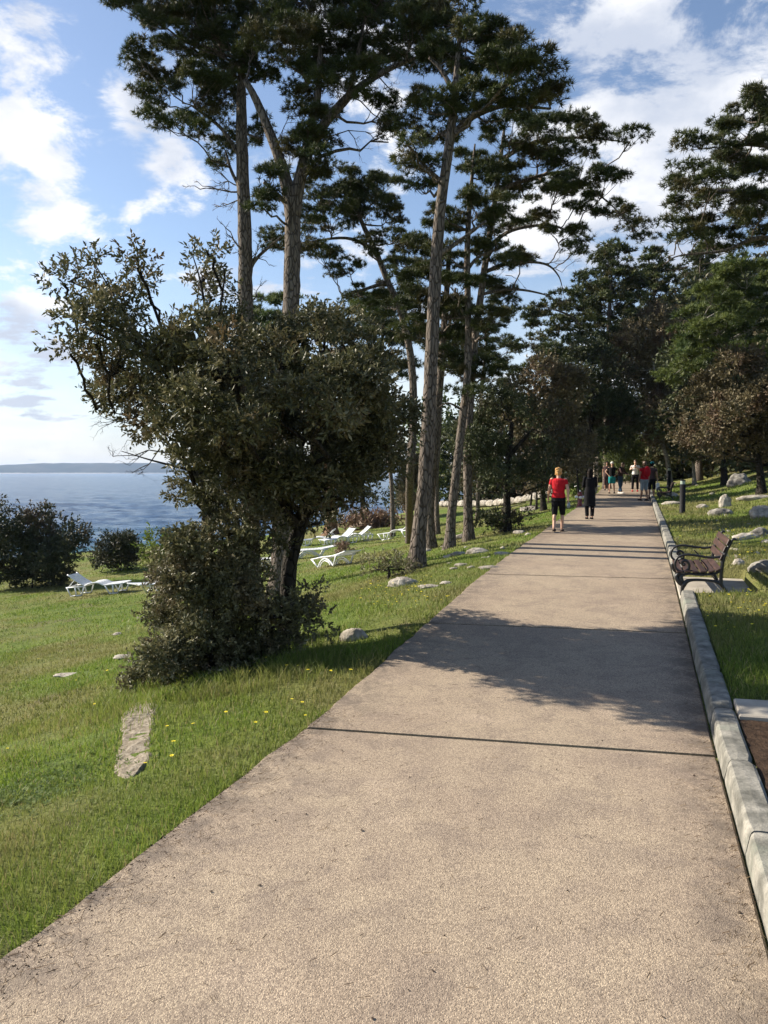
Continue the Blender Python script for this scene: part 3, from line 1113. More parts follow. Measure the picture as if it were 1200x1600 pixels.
tree('pine_tree', 'leaning thin pine with dark rounded crown between the two tallest pines', 'pine tree',
     [(640, 846, .21), (640, 760, .19), (646, 650, .18), (642, 560, .165), (624, 480, .15), (606, 440, .14), (588, 395, .125), (572, 362, .11), (560, 335, .08)],
     [(500, 298, 80, 40), (545, 285, 90, 44), (590, 300, 80, 44), (610, 335, 60, 40), (520, 340, 90, 44), (565, 325, 70, 36), (432, 372, 60, 40), (470, 385, 60, 36), (505, 395, 50, 30),
      (575, 380, 50, 34), (615, 370, 34, 30), (545, 415, 34, 22), (480, 345, 60, 36), (525, 425, 40, 20), (600, 285, 50, 30),
      (565, 458, 70, 18), (600, 470, 60, 26), (580, 490, 70, 26)],
     Y=23.5, lai=3.0, forks=[[(606, 440, .07), (570, 452, .045), (535, 462, .02)], [(585, 390, .06), (540, 372, .045), (470, 380, .025)]])

tree('pine_tree', 'grey bare lower trunk of a pine standing in the lawn behind the sun loungers', 'pine tree',
     [(614, 838, .17), (612, 760, .155), (606, 700, .15), (600, 600, .14), (598, 520, .12), (600, 440, .08)],
     [(560, 500, 90, 50), (610, 470, 90, 50), (590, 530, 100, 50), (630, 520, 70, 50), (560, 570, 80, 50), (620, 580, 60, 50), (640, 420, 60, 40)],
     dens=1.0, tuft=(12, .2, .03), clump=.5)

tree('pine_tree', 'thickest pine trunk at the lawn edge right of the oak, crown against the sky', 'pine tree',
     [(650, 888, .23), (655, 830, .21), (663, 760, .205), (668, 680, .20), (672, 600, .19), (677, 500, .18), (682, 400, .165), (690, 310, .15), (702, 225, .13), (711, 150, .10), (716, 80, .07), (722, 30, .04)],
     [(700, 28, 90, 44), (755, 38, 90, 44), (790, 62, 70, 40), (735, 75, 110, 44), (800, 95, 80, 36), (685, 85, 80, 44), (835, 118, 54, 30), (780, 125, 110, 44), (700, 125, 90, 40),
      (668, 165, 60, 40), (735, 165, 90, 40), (830, 155, 70, 34), (655, 205, 50, 36), (690, 200, 60, 34), (860, 150, 26, 24), (650, 250, 44, 34), (660, 290, 44, 34), (642, 222, 26, 26), (770, 180, 80, 36), (655, 60, 60, 50)],
     dens=1.3, forks=[[(704, 215, .07), (735, 185, .055), (790, 165, .04), (860, 170, .02)], [(711, 150, .06), (690, 110, .04), (670, 90, .02)], [(683, 400, .05), (720, 375, .035), (760, 345, .02)], [(695, 290, .05), (660, 255, .03), (645, 235, .02)]])

tree('pine_tree', 'pine trunk touching the thickest pine on its right side, second in the clump', 'pine tree',
     [(674, 858, .20), (672, 800, .175), (676, 740, .165), (682, 650, .155), (690, 560, .14), (697, 470, .12), (702, 390, .08)],
     [(655, 395, 60, 36), (640, 430, 60, 36), (640, 470, 60, 40), (690, 430, 70, 40), (650, 510, 60, 40), (705, 480, 70, 44), (700, 520, 60, 36), (665, 360, 50, 30), (630, 400, 40, 30)],
     dens=1.1)
tree('pine_tree', 'slim pine trunk behind the clump of pines, partly hidden by them', 'pine tree',
     [(684, 835, .16), (682, 760, .15), (686, 680, .14), (690, 600, .13), (700, 520, .11), (712, 450, .08)],
     [(690, 540, 70, 44), (725, 560, 60, 40), (720, 500, 70, 44), (740, 530, 60, 36)], dens=1.0, tuft=(12, .2, .03), clump=.45)

tree('pine_tree', 'right-leaning pale pine trunk, left one of the crossing pair by the path', 'pine tree',
     [(702, 857, .19), (706, 800, .17), (714, 730, .16), (722, 660, .15), (729, 600, .14), (732, 540, .13), (731, 470, .12), (730, 400, .11), (733, 330, .09), (738, 270, .06), (742, 225, .03)],
     [(720, 250, 60, 30), (755, 270, 60, 30), (700, 350, 50, 26), (745, 320, 60, 30), (700, 390, 50, 30), (745, 385, 50, 30), (715, 440, 60, 34), (700, 485, 80, 36), (735, 560, 50, 28), (715, 575, 50, 30), (690, 330, 44, 26),
      (725, 610, 40, 20), (770, 345, 50, 26)],
     dens=1.05, clump=.3, forks=[[(730, 500, .045), (712, 470, .03), (690, 455, .015)], [(731, 420, .05), (750, 400, .03), (790, 385, .015)], [(722, 640, .03), (700, 630, .02), (680, 640, .01)]])

tree('pine_tree', 'pine with wide drooping right-hand branches over the path, right one of the crossing pair', 'pine tree',
     [(733, 845, .19), (731, 780, .175), (731, 700, .165), (735, 620, .155), (741, 540, .145), (750, 470, .13), (760, 400, .12), (771, 330, .10), (781, 260, .08), (788, 200, .05)],
     [(800, 205, 90, 36), (850, 200, 80, 34), (905, 205, 60, 28), (950, 208, 56, 22), (985, 216, 40, 16), (880, 240, 70, 30), (840, 245, 70, 34), (790, 250, 80, 36), (905, 265, 70, 28), (945, 285, 60, 26),
      (870, 290, 80, 30), (900, 310, 70, 28), (935, 325, 50, 22), (968, 330, 44, 16), (990, 355, 40, 22), (1003, 372, 26, 16), (820, 300, 80, 34), (770, 300, 60, 30), (840, 345, 60, 24), (880, 365, 60, 24),
      (900, 385, 36, 24), (795, 345, 60, 30), (795, 400, 70, 30), (765, 430, 60, 36), (795, 450, 40, 24), (785, 480, 44, 24), (765, 500, 60, 36), (770, 380, 40, 26), (815, 400, 40, 20), (690, 560, 50, 26), (755, 580, 60, 28), (730, 590, 40, 24)],
     dens=1.15, clump=.3, dy=1.6, rise=.15, forks=[[(776, 300, .06), (820, 282, .05), (880, 270, .035), (930, 300, .025), (965, 330, .015), (1000, 368, .008)], [(764, 385, .055), (800, 360, .045), (860, 352, .03), (905, 370, .012)],
                                        [(757, 425, .055), (800, 410, .045), (850, 412, .03), (872, 430, .018), (880, 455, .008)], [(750, 460, .045), (800, 452, .035), (850, 460, .02), (875, 475, .01)], [(781, 250, .06), (830, 225, .045), (900, 215, .03), (980, 222, .012)]],
     twigs=[(850, 412, .8, .2, .5, .012), (868, 420, .9, .3, .5, .010), (850, 458, .9, -.2, .4, .010), (880, 455, .2, -1, .5, .008), (790, 430, .6, -.5, .4, .01)])

tree('pine_tree', 'thin distant pine with sparse small tufts right of the crossing pair', 'pine tree',
     [(746, 812, .15), (749, 700, .14), (752, 620, .13), (760, 540, .11), (766, 480, .08), (770, 430, .04)],
     [(775, 500, 40, 24), (785, 535, 40, 22), (765, 560, 40, 24), (790, 570, 36, 20), (775, 600, 40, 20), (800, 620, 40, 20), (755, 640, 40, 24), (785, 655, 44, 20), (800, 545, 24, 16), (770, 460, 30, 24)],
     dens=.9, tuft=(11, .2, .028), clump=.34)

tree('pine_tree', 'light green young pine crown showing above the oak in front of the sky', 'pine tree',
     [(430, 850, .2), (425, 650, .16), (425, 520, .1)],
     [(415, 487, 60, 40), (435, 470, 50, 30), (400, 510, 60, 40), (450, 505, 60, 40), (425, 540, 90, 50), (560, 480, 40, 30)], Y=34, leafm='pine_light', dens=1.1, tuft=(12, .24, .035), clump=.5)

tree('pine_tree', 'reddish broad pine trunk at the shore behind the row of loungers', 'pine tree',
     [(517, 836, .42), (517, 810, .36), (515, 760, .33), (510, 650, .3), (512, 560, .2)],
     [(500, 600, 120, 70), (550, 640, 110, 70), (470, 680, 100, 60), (540, 700, 120, 50)], barkm='bark_red', leafm='oak_dark', kind='oak', tuft=(8, .22, .12), lai=2.4, clump=.7)
tree('oak_tree', 'dark small oak at the shore beside the dry agave heap', 'oak tree',
     [(566, 815, .22), (567, 790, .2), (565, 740, .18), (570, 700, .1)],
     [(560, 745, 80, 50), (590, 700, 70, 60), (545, 700, 70, 60), (575, 770, 60, 24), (575, 660, 80, 50)], barkm='bark_dark', leafm='oak_dark', kind='oak', tuft=(8, .22, .12), lai=2.4, clump=.7)
tree('cypress_shrub', 'narrow drooping brown shrub hanging over the lawn behind the thickest pine', 'shrub',
     [(642, 812, .1), (642, 760, .08), (645, 700, .05)],
     [(636, 715, 34, 50), (634, 750, 34, 50), (636, 775, 34, 36), (648, 740, 30, 60)], barkm='bark_red', leafm='oak_brown', kind='oak', tuft=(9, .14, .045), lai=2.4, clump=.3)

# --- the holm oaks in front
oak_tuft = (9, .062, .0255)
LAI['oak'] = 2.8
tree('oak_tree', 'holm oak with sprays reaching up and left over the sea, thin dark stem', 'oak tree',
     [(335, 1035, .075), (326, 940, .07), (322, 860, .065), (323, 790, .06), (310, 720, .05), (285, 640, .04), (262, 570, .03)],
     [(150, 520, 80, 60), (185, 560, 110, 70), (165, 600, 80, 50), (240, 550, 110, 80), (205, 480, 70, 50), (225, 430, 40, 36), (165, 465, 50, 34), (290, 515, 80, 60), (310, 570, 120, 90), (240, 620, 130, 80),
      (210, 650, 70, 44), (300, 640, 140, 90), (345, 520, 90, 70), (370, 590, 120, 90), (280, 690, 110, 50), (330, 720, 110, 70), (300, 760, 70, 44), (370, 660, 120, 90), (335, 455, 44, 50), (320, 425, 34, 34), (345, 770, 110, 50), (100, 440, 44, 20), (125, 425, 40, 26), (110, 545, 50, 34), (135, 495, 50, 34), (330, 395, 30, 26), (140, 400, 30, 22), (215, 410, 34, 30)],
     kind='oak', Y=8.5, barkm='bark_dark', leafm='oak', dens=4.6, tuft=oak_tuft, clump=.16, dy=1.0, shift=-.35, grow=1.04, rise=.5, sag=-.05, hollow=.1, nc=1.0, sides=10,
     forks=[[(285, 640, .035), (220, 540, .022), (170, 470, .014), (110, 440, .006)], [(300, 660, .03), (255, 520, .02), (225, 440, .01), (215, 410, .005)], [(320, 700, .03), (330, 560, .022), (315, 450, .012), (300, 395, .005)],
            [(320, 760, .025), (270, 700, .018), (210, 655, .008), (150, 640, .004)], [(300, 735, .02), (240, 720, .010), (190, 705, .004)], [(330, 560, .015), (350, 440, .01), (345, 410, .004)], [(220, 540, .014), (150, 500, .009), (95, 545, .004)], [(200, 500, .012), (165, 440, .008), (140, 400, .004)]],
     twigs=[(235, 668, -1, .25, .5, .008), (215, 655, -1, .1, .45, .007), (250, 700, -.9, -.5, .45, .007), (262, 708, -1, .05, .55, .008), (240, 660, -.8, -.3, .4, .006)])
tree('oak_tree', 'dense holm oak with curved dark trunk beside the path, widest foreground crown', 'oak tree',
     [(452, 1000, .095), (450, 930, .092), (453, 880, .09), (466, 830, .088), (482, 775, .085), (495, 700, .075), (500, 620, .055), (505, 560, .03)],
     [(470, 530, 100, 60), (510, 505, 80, 50), (550, 535, 80, 60), (440, 570, 110, 70), (500, 590, 120, 80), (570, 590, 100, 80), (600, 560, 50, 50), (620, 640, 60, 80), (580, 660, 110, 90), (520, 670, 130, 90),
      (450, 650, 120, 90), (400, 640, 90, 90), (440, 730, 130, 80), (510, 740, 120, 80), (580, 730, 90, 70), (600, 690, 60, 60), (395, 740, 100, 70), (470, 780, 110, 44), (540, 780, 80, 36), (400, 790, 80, 44), (425, 545, 70, 44), (395, 565, 80, 60), (490, 505, 70, 36), (350, 640, 90, 80), (380, 700, 90, 70), (430, 830, 50, 40), (500, 810, 60, 30), (360, 560, 70, 44, -1.3), (430, 600, 70, 44, -1.5), (500, 640, 70, 44, -1.5), (380, 660, 70, 44, -1.6), (300, 620, 60, 40, -1.5), (540, 590, 50, 40, -1.2)],
     kind='oak', Y=9.0, barkm='bark_dark', leafm='oak', lai=3.0, tuft=oak_tuft, clump=.165, dy=1.3, shift=-.8, grow=1.07, rise=.4, sag=-.05, hollow=.1, sides=12,
     forks=[[(466, 830, .06), (430, 760, .05), (400, 690, .03), (380, 640, .02)], [(490, 720, .06), (540, 660, .04), (580, 620, .02)], [(480, 780, .05), (520, 740, .035), (570, 720, .02)], [(495, 700, .05), (450, 620, .03), (440, 560, .015)]])


def shrub(name, label, foot, pads, leafm='shrub', dens=4.0, tuft=(8, .05, .024), clump=.15, group=None, cat='shrub', Y=None, **k):
    x0, y0 = foot
    b = G(x0, y0)
    hh = min(p_[1] for p_ in pads)
    return tree(name, label, cat, [(x0, y0, .03), (x0 + 2, (y0 + hh) / 2, .02), (x0, hh + 6, .008)], pads, kind='oak', Y=Y or b.y, base=b, barkm='bark_dark', leafm=leafm, dens=dens,
                tuft=tuft, clump=clump, group=group, sides=6, lumps=False, sag=0.0, rise=.2, **k)


shrub('shrub', 'large mixed shrub of small greyish leaves at the foot of the oaks', (330, 1062),
      [(300, 850, 90, 50), (350, 840, 80, 50), (345, 800, 60, 40), (395, 815, 60, 50), (270, 905, 110, 60), (330, 900, 120, 70), (250, 955, 80, 60), (310, 965, 130, 80), (255, 1010, 90, 60), (325, 1030, 120, 60), (390, 870, 90, 60), (395, 930, 100, 70), (385, 990, 90, 60),
       (225, 1068, 70, 26, 0), (275, 1060, 90, 30, 0), (350, 1060, 90, 24, 0), (440, 950, 60, 50), (490, 960, 50, 34), (495, 930, 30, 20), (430, 1005, 60, 40), (300, 890, 120, 90), (290, 1045, 130, 50), (360, 1040, 110, 50), (420, 1025, 80, 40), (240, 1045, 60, 40), (330, 1010, 120, 70, -.5)],
      Y=8.1, dy=.6, hollow=.1, tuft=(9, .050, .024), grow=1.08, lai=3.6)
shrub('sapling', 'bright yellow-green sapling rising behind the left side of the large shrub', (268, 960),
      [(255, 850, 40, 30), (270, 870, 50, 40), (250, 880, 34, 30), (285, 845, 30, 24)], leafm='sprout', Y=9.3, dy=.2, dens=3, clump=.12, tuft=(8, .06, .02))
shrub('shore_bush', 'big rounded dark bush at the left shore, larger of the two', (50, 918),
      [(40, 830, 80, 50), (80, 825, 60, 50), (20, 850, 90, 60), (100, 860, 60, 60), (60, 860, 90, 60), (10, 890, 90, 50), (60, 895, 110, 50), (105, 893, 50, 44), (-30, 850, 80, 80), (0, 815, 60, 40), (55, 805, 50, 30), (120, 840, 30, 34)],
      leafm='seabush', tuft=(8, .13, .06), clump=.42, dens=.95, dy=.9, deep=1.0, hollow=.2, nc=1.3)
shrub('shore_bush', 'small rounded dark bush at the left shore, in front of the water', (188, 892),
      [(185, 845, 50, 34), (165, 865, 50, 40), (205, 865, 44, 44), (185, 875, 70, 30), (200, 845, 34, 24), (160, 880, 34, 24)],
      leafm='seabush', tuft=(8, .12, .055), clump=.36, dens=1.1, dy=.6, hollow=.2, nc=1.3)
shrub('shrub', 'low brown-green shrub at the left foot of the thickest pine', (606, 905), [(590, 885, 40, 20), (615, 880, 36, 24), (632, 885, 30, 18)], tuft=(8, .07, .02), clump=.18, dens=3, dy=.2)
shrub('shrub', 'dark low shrub round the foot of the small oak left of the path', (782, 832), [(760, 812, 40, 24), (785, 808, 50, 30), (805, 812, 30, 22)], leafm='oak_dark', tuft=(8, .09, .04), clump=.25, dens=2, dy=.4)
shrub('bush', 'brown-red bush just behind the flat sun lounger', (535, 868), [(532, 858, 26, 16), (545, 860, 14, 10)], leafm='dead', tuft=(8, .09, .035), clump=.2, dens=2, dy=.2)
shrub('shrub', 'yellow-green shrub beside the red hydrant at the path edge', (905, 783), [(903, 757, 16, 18, 0), (906, 770, 20, 16, 0), (900, 765, 14, 12, 0)], leafm='sprout', tuft=(8, .10, .04), clump=.22, dens=1.6)

# --- trees at the end of the path and on the right
LAI['oak'] = 3.1
fine = dict(kind='oak', tuft=(8, .145, .076), clump=.46, dens=.80, dy=1.3, hollow=.15, barkm='bark_dark')
tree('oak_tree', 'dark holm oak with forked stem left of the path, sky showing through its crown', 'oak tree',
     [(791, 830, .12), (792, 790, .10), (791, 750, .095), (796, 700, .08), (800, 660, .05)],
     [(745, 660, 70, 50), (765, 700, 70, 60), (790, 635, 80, 44), (745, 735, 60, 40), (840, 650, 60, 50), (850, 700, 60, 60), (780, 745, 50, 30), (820, 735, 60, 40), (770, 615, 50, 40), (855, 745, 50, 40), (735, 700, 40, 50)],
     forks=[[(794, 715, .06), (815, 690, .05), (840, 665, .03)], [(792, 740, .04), (765, 715, .03), (745, 700, .02)]], **{**fine, 'leafm': 'oak_dark', 'tuft': (8, .09, .042), 'clump': .34, 'dens': 1.4, 'nc': .9})
tree('oak_tree', 'browning oak left of the path behind the woman in red', 'oak tree',
     [(850, 798, .12), (848, 760, .10), (850, 700, .08), (858, 640, .04)],
     [(850, 585, 80, 44), (885, 600, 60, 50), (825, 620, 80, 54), (870, 640, 90, 60), (840, 670, 90, 60), (890, 690, 60, 70), (860, 720, 90, 50), (835, 745, 60, 34), (880, 745, 50, 30), (810, 640, 50, 40)],
     **{**fine, 'leafm': 'oak_brown', 'dens': .9})
for k, (x0, lab) in enumerate(((828, 'thin dark sapling stem, leftmost of three left of the path'), (838, 'thin dark sapling stem, middle of three left of the path'), (905, 'slim grey sapling stem beside the hydrant'))):
    tree('sapling', lab, 'sapling', [(x0, 797 if k < 2 else 790, .05), (x0 + 4 - k * 3, 760, .04), (x0 + 8 - 6 * k, 730, .03)], [(x0 + 6 - 5 * k, 735, 34, 30), (x0 + 4, 720, 34, 30)],
         **{**fine, 'leafm': 'oak_brown', 'clump': .4, 'dens': .7, 'sides': 6})
tree('oak_tree', 'dense dark oak overhanging the path end, behind the person in black', 'oak tree',
     [(915, 775, .24), (912, 730, .20), (920, 680, .16), (930, 620, .1)],
     [(900, 600, 90, 70), (950, 590, 90, 60), (930, 640, 110, 70), (890, 660, 70, 60), (970, 650, 80, 60), (925, 690, 80, 40), (900, 715, 50, 30), (915, 560, 90, 60), (960, 690, 50, 24), (905, 735, 36, 26)],
     **{**fine, 'leafm': 'oak_dark', 'tuft': (8, .15, .08), 'clump': .6, 'dens': .55})
tree('pine_tree', 'dark dense pine with layered left branches rising above the path end', 'pine tree',
     [(948, 764, .35), (948, 680, .30), (950, 560, .25), (953, 470, .16), (957, 410, .06)],
     [(957, 384, 24, 18), (966, 396, 40, 20), (948, 398, 36, 20), (945, 412, 50, 24), (972, 418, 40, 26), (930, 438, 60, 30), (965, 445, 70, 36), (990, 455, 40, 30), (915, 470, 70, 34), (955, 480, 90, 40), (900, 500, 70, 34), (950, 515, 90, 44), (925, 545, 100, 40),
      (870, 470, 50, 24), (848, 488, 50, 20), (830, 505, 34, 18), (865, 515, 50, 24), (840, 535, 56, 22), (815, 545, 30, 16), (870, 550, 60, 30), (845, 570, 50, 22), (820, 590, 40, 20), (860, 595, 50, 24), (975, 560, 80, 50), (985, 510, 50, 44), (800, 612, 30, 14)],
     lai=3.6, grow=1.26, tuft=(12, .28, .065), clump=.55, nc=1.25, dy=1.8, forks=[[(950, 560, .10), (900, 500, .07), (850, 478, .04)], [(950, 600, .1), (890, 560, .06), (830, 545, .03)]])
tree('pine_tree', 'dark pointed conifer behind, second peak right of the path end', 'conifer',
     [(1022, 752, .3), (1022, 600, .25), (1022, 480, .15), (1020, 415, .05)],
     [(1022, 398, 24, 18), (1020, 408, 34, 22), (1010, 425, 50, 26), (1036, 430, 44, 30), (1000, 455, 60, 34), (1040, 460, 60, 40), (1015, 480, 90, 40), (1000, 520, 90, 44), (1045, 510, 70, 44), (1020, 560, 100, 50)],
     lai=3.8, grow=1.25, tuft=(12, .32, .085), clump=.65, nc=1.25, dy=2.0, Y=56)
tree('pine_tree', 'distant bluish conifer between the second peak and the big right pine', 'conifer',
     [(1092, 752, .3), (1092, 560, .25), (1094, 400, .06)],
     [(1096, 382, 20, 20), (1096, 395, 30, 26), (1085, 420, 44, 30), (1103, 440, 50, 40), (1080, 455, 50, 36), (1095, 490, 70, 44), (1075, 520, 60, 44), (1110, 540, 80, 60)],
     lai=3.6, grow=1.45, tuft=(12, .32, .09), clump=.7, nc=1.2, dy=2.0, Y=60)
tree('oak_tree', 'brown-grey feathery oak right of the path end with thin upright branches', 'oak tree',
     [(1048, 762, .16), (1043, 720, .13), (1035, 690, .11), (1030, 620, .08), (1015, 540, .04)],
     [(1015, 495, 70, 40), (1040, 520, 60, 40), (995, 525, 70, 50), (1020, 560, 90, 50), (985, 580, 70, 54), (1040, 600, 80, 60), (1000, 630, 90, 60), (1045, 655, 70, 50), (980, 660, 60, 40), (1030, 685, 70, 30), (960, 560, 60, 50)],
     **{**fine, 'leafm': 'oak_brown', 'barkm': 'bark_pale', 'tuft': (8, .17, .08), 'lai': 3.0, 'clump': .5})
tree('oak_tree', 'olive-brown spreading oak at the right edge above the boulder', 'oak tree',
     [(1190, 772, .15), (1188, 740, .12), (1180, 700, .10), (1165, 650, .06)],
     [(1150, 570, 80, 40), (1190, 575, 80, 44), (1120, 600, 80, 44), (1170, 620, 100, 50), (1090, 635, 70, 44), (1130, 650, 90, 50), (1080, 670, 56, 40), (1180, 665, 90, 50), (1110, 690, 80, 34), (1150, 700, 90, 30), (1220, 620, 80, 90), (1215, 690, 70, 50)],
     **{**fine, 'leafm': 'oak_brown', 'tuft': (8, .12, .065), 'clump': .38, 'dens': 1.15})
tree('oak_tree', 'dark oak filling the shade behind the olive-brown oak', 'oak tree',
     [(1133, 758, .16), (1130, 720, .13), (1125, 660, .08)],
     [(1100, 590, 110, 80), (1070, 640, 90, 80), (1130, 640, 110, 80), (1180, 600, 100, 80), (1100, 700, 110, 40), (1160, 700, 110, 50), (1210, 660, 100, 90), (1080, 560, 90, 60)],
     **{**fine, 'leafm': 'oak_dark', 'tuft': (8, .22, .12), 'clump': .65, 'lai': 2.4, 'Y': 38})
tree('oak_tree', 'small oak with short pale stem standing right of the black bollard', 'oak tree',
     [(1085, 758, .10), (1084, 735, .09), (1080, 700, .05)], [(1075, 700, 60, 30), (1100, 705, 50, 30), (1085, 685, 60, 30)], **{**fine, 'leafm': 'oak_brown', 'barkm': 'bark_pale', 'clump': .4})
shrub('bush', 'bright yellow-green round bush over the heads of the walkers', (977, 756), [(968, 695, 40, 30), (985, 700, 40, 30), (975, 715, 50, 30), (985, 730, 34, 20), (990, 688, 26, 20)], leafm='pine_light', tuft=(9, .22, .05), clump=.5, dens=.9, Y=47, dy=.8)

# the big pine whose trunk stands outside the frame on the right
tree('pine_tree', 'big pine with wide layered branches reaching in from the right edge, high up', 'pine tree',
     [(1330, 800, .34), (1325, 600, .3), (1300, 420, .26), (1290, 300, .2), (1280, 180, .1)],
     [(1195, 160, 60, 30), (1160, 178, 60, 26), (1125, 200, 56, 22), (1090, 226, 56, 20), (1175, 205, 90, 34), (1220, 190, 90, 50), (1120, 240, 70, 26), (1160, 250, 80, 34), (1085, 262, 44, 20), (1070, 290, 50, 24), (1110, 290, 80, 28),
      (1200, 260, 90, 44), (1155, 300, 90, 36), (1060, 325, 44, 24), (1095, 330, 70, 30), (1140, 345, 80, 26), (1060, 365, 60, 24), (1100, 375, 60, 24), (1195, 320, 80, 40), (1050, 345, 30, 16), (1130, 385, 60, 20), (1180, 375, 60, 30), (1250, 240, 100, 80), (1250, 330, 90, 60)],
     base=on_ground(9.3, 23.5), Y=22.0, lai=3.8, grow=1.2, tuft=(15, .16, .023), clump=.42, dy=1.8, leafm='pine',
     forks=[[(1295, 360, .12), (1220, 330, .09), (1150, 300, .06), (1090, 300, .03)], [(1295, 420, .10), (1200, 372, .07), (1130, 392, .045), (1060, 400, .02), (1035, 415, .01)], [(1285, 260, .10), (1210, 230, .07), (1140, 225, .04)]],
     twigs=[(1150, 330, -.8, -.2, .9, .014), (1180, 350, -.9, -.1, .9, .014), (1120, 320, -.8, .1, .8, .012), (1130, 395, -1, -.2, .8, .012)])
tree('pine_tree', 'light green pine below the big one at the right edge with bare pale branches', 'pine tree',
     [(1300, 790, .25), (1295, 640, .22), (1280, 520, .18), (1270, 430, .1)],
     [(1130, 430, 70, 30), (1170, 420, 70, 30), (1110, 460, 60, 28), (1150, 465, 80, 34), (1085, 490, 60, 28), (1125, 500, 80, 34), (1170, 500, 70, 40), (1065, 520, 50, 24), (1095, 535, 80, 28), (1150, 545, 90, 34), (1060, 560, 50, 22), (1100, 570, 70, 26), (1190, 560, 60, 40), (1200, 450, 60, 50), (1045, 590, 40, 18)],
     base=on_ground(10.2, 29), Y=28, lai=3.6, grow=1.3, tuft=(13, .2, .036), clump=.45, dy=1.6, leafm='pine_light', barkm='bark_pale',
     forks=[[(1280, 430, .09), (1200, 458, .065), (1150, 475, .05), (1100, 500, .03), (1060, 530, .015)], [(1285, 500, .08), (1200, 505, .055), (1130, 535, .04), (1080, 550, .02)], [(1290, 600, .07), (1220, 590, .05), (1150, 580, .03)]])

# a belt of trees far behind that closes the wood and the shore
back = dict(kind='oak', tuft=(7, .42, .26), clump=1.15, lai=2.0, dy=2.5, hollow=.15, barkm='bark_dark', sides=8)
rb = random.Random(5)
for k, (px, top, w, Y, lm, lab) in enumerate((
        (705, 640, 90, 78, 'pine_light', 'far light green tree at the shore between the pine trunks'),
        (750, 660, 90, 70, 'oak_dark', 'far dark tree behind the forked holm oak'),
        (800, 640, 100, 72, 'oak_brown', 'far brownish tree left of the path end'),
        (870, 620, 110, 66, 'oak_dark', 'far dark tree behind the browning oak'),
        (930, 600, 110, 64, 'oak_dark', 'far dark tree closing the view over the person in black'),
        (990, 590, 120, 62, 'oak_dark', 'far dark tree closing the end of the path'),
        (1060, 580, 120, 58, 'oak_dark', 'far dark tree behind the pale leaning stem'),
        (1130, 560, 130, 54, 'oak_dark', 'far dark tree behind the small oak with short pale stem'),
        (1210, 540, 140, 50, 'oak_dark', 'far dark tree at the right edge behind the boulder'),
        (1290, 520, 150, 48, 'oak_brown', 'far tree beyond the right edge of the view'),
        (1120, 440, 130, 51, 'oak_dark', 'tall dark tree behind the light green pine, left one of three'),
        (1190, 420, 140, 47, 'oak_dark', 'tall dark tree behind the light green pine, middle one of three'),
        (1270, 400, 150, 45, 'oak_dark', 'tall dark tree beyond the right edge, behind the light green pine'),
        (665, 700, 70, 84, 'oak_dark', 'far low tree at the shore behind the pine clump'))):
    foot = 772 if px > 900 else 778
    pads = []
    b = P(px, foot, Y); b.z = float(H(b.x, b.y))
    bot = 800 + FPX * math.tan(math.atan((EYE - b.z) / Y) - PITCH)
    hh = bot - top
    for q in range(11 if top > 500 else 22):
        fy = rb.random()
        pads.append((px + rb.uniform(-.5, .5) * w * (1 - .35 * abs(fy - .4)), top + hh * .10 + fy * hh * .78, w * rb.uniform(.5, .8), hh * rb.uniform(.22, .34)))
    pads.append((px, top + hh * .1, w * .5, hh * .2)); pads.append((px, bot - hh * .1, w, hh * .16)); pads.append((px + w * .3, bot - hh * .06, w * .8, hh * .12))
    tree('distant_tree', lab, 'tree', [(px, bot, .3), (px + 3, bot - hh * .4, .2), (px, top + hh * .2, .08)], pads, base=b, Y=Y, leafm=lm, **back)

print('FOLIAGE TRIS', stats[0])
# ------------------------------------------------------------------ grass, flowers, litter
def grass_patch(g, n, tr, sr, hgt, wid, bend=.35, keep=None):
    t = R.uniform(tr[0], tr[1], n); s = R.uniform(sr[0], sr[1], n)
    x, y = xy(t, s)
    return t, s, x, y


def blades(g, x, y, h, w, three=True):
    n = len(x)
    z = H(x, y)
    a = R.uniform(0, 2 * math.pi, n)
    lean = R.uniform(.1, .9, n) * h
    la = R.uniform(0, 2 * math.pi, n)
    bx = np.cos(a) * w / 2; by = np.sin(a) * w / 2
    dx = np.cos(la) * lean; dy = np.sin(la) * lean
    A = np.stack([x - bx, y - by, z - .004], 1); B = np.stack([x + bx, y + by, z - .004], 1)
    T = np.stack([x + dx, y + dy, z + h], 1)
    tone = np.clip(.45 + .30 * fbm(x * .8, y * .8, 2.0, 2) + R.normal(0, .22, n), 0, 1)
    dry = R.random(n) < .05
    tone = np.where(dry, .97, np.minimum(tone, .93))
    if three:
        C1 = np.stack([x - bx * .8 + dx * .35, y - by * .8 + dy * .35, z + h * .6], 1)
        C2 = np.stack([x + bx * .8 + dx * .35, y + by * .8 + dy * .35, z + h * .6], 1)
        V = np.stack([A, B, C2, C1, T], 1).reshape(-1, 3)
        k = np.arange(n)[:, None] * 5
        g.v.append(V); g.r.append(np.repeat(tone, 5))
        g.f[4].append(k + [0, 1, 2, 3] + g.n); g.f[3].append(k + [3, 2, 4] + g.n)
        g.n += len(V)
    else:
        V = np.stack([A, B, T], 1).reshape(-1, 3)
        g.add(V, np.arange(n * 3).reshape(-1, 3), np.repeat(tone, 3))


def in_view(x, y, m_=.06):
    u = x / np.maximum(y, .1)
    return (np.abs(u) < .5 + m_) & (y > 1.6)


BARE = []      # (x, y, r): rock outcrops the grass leaves free


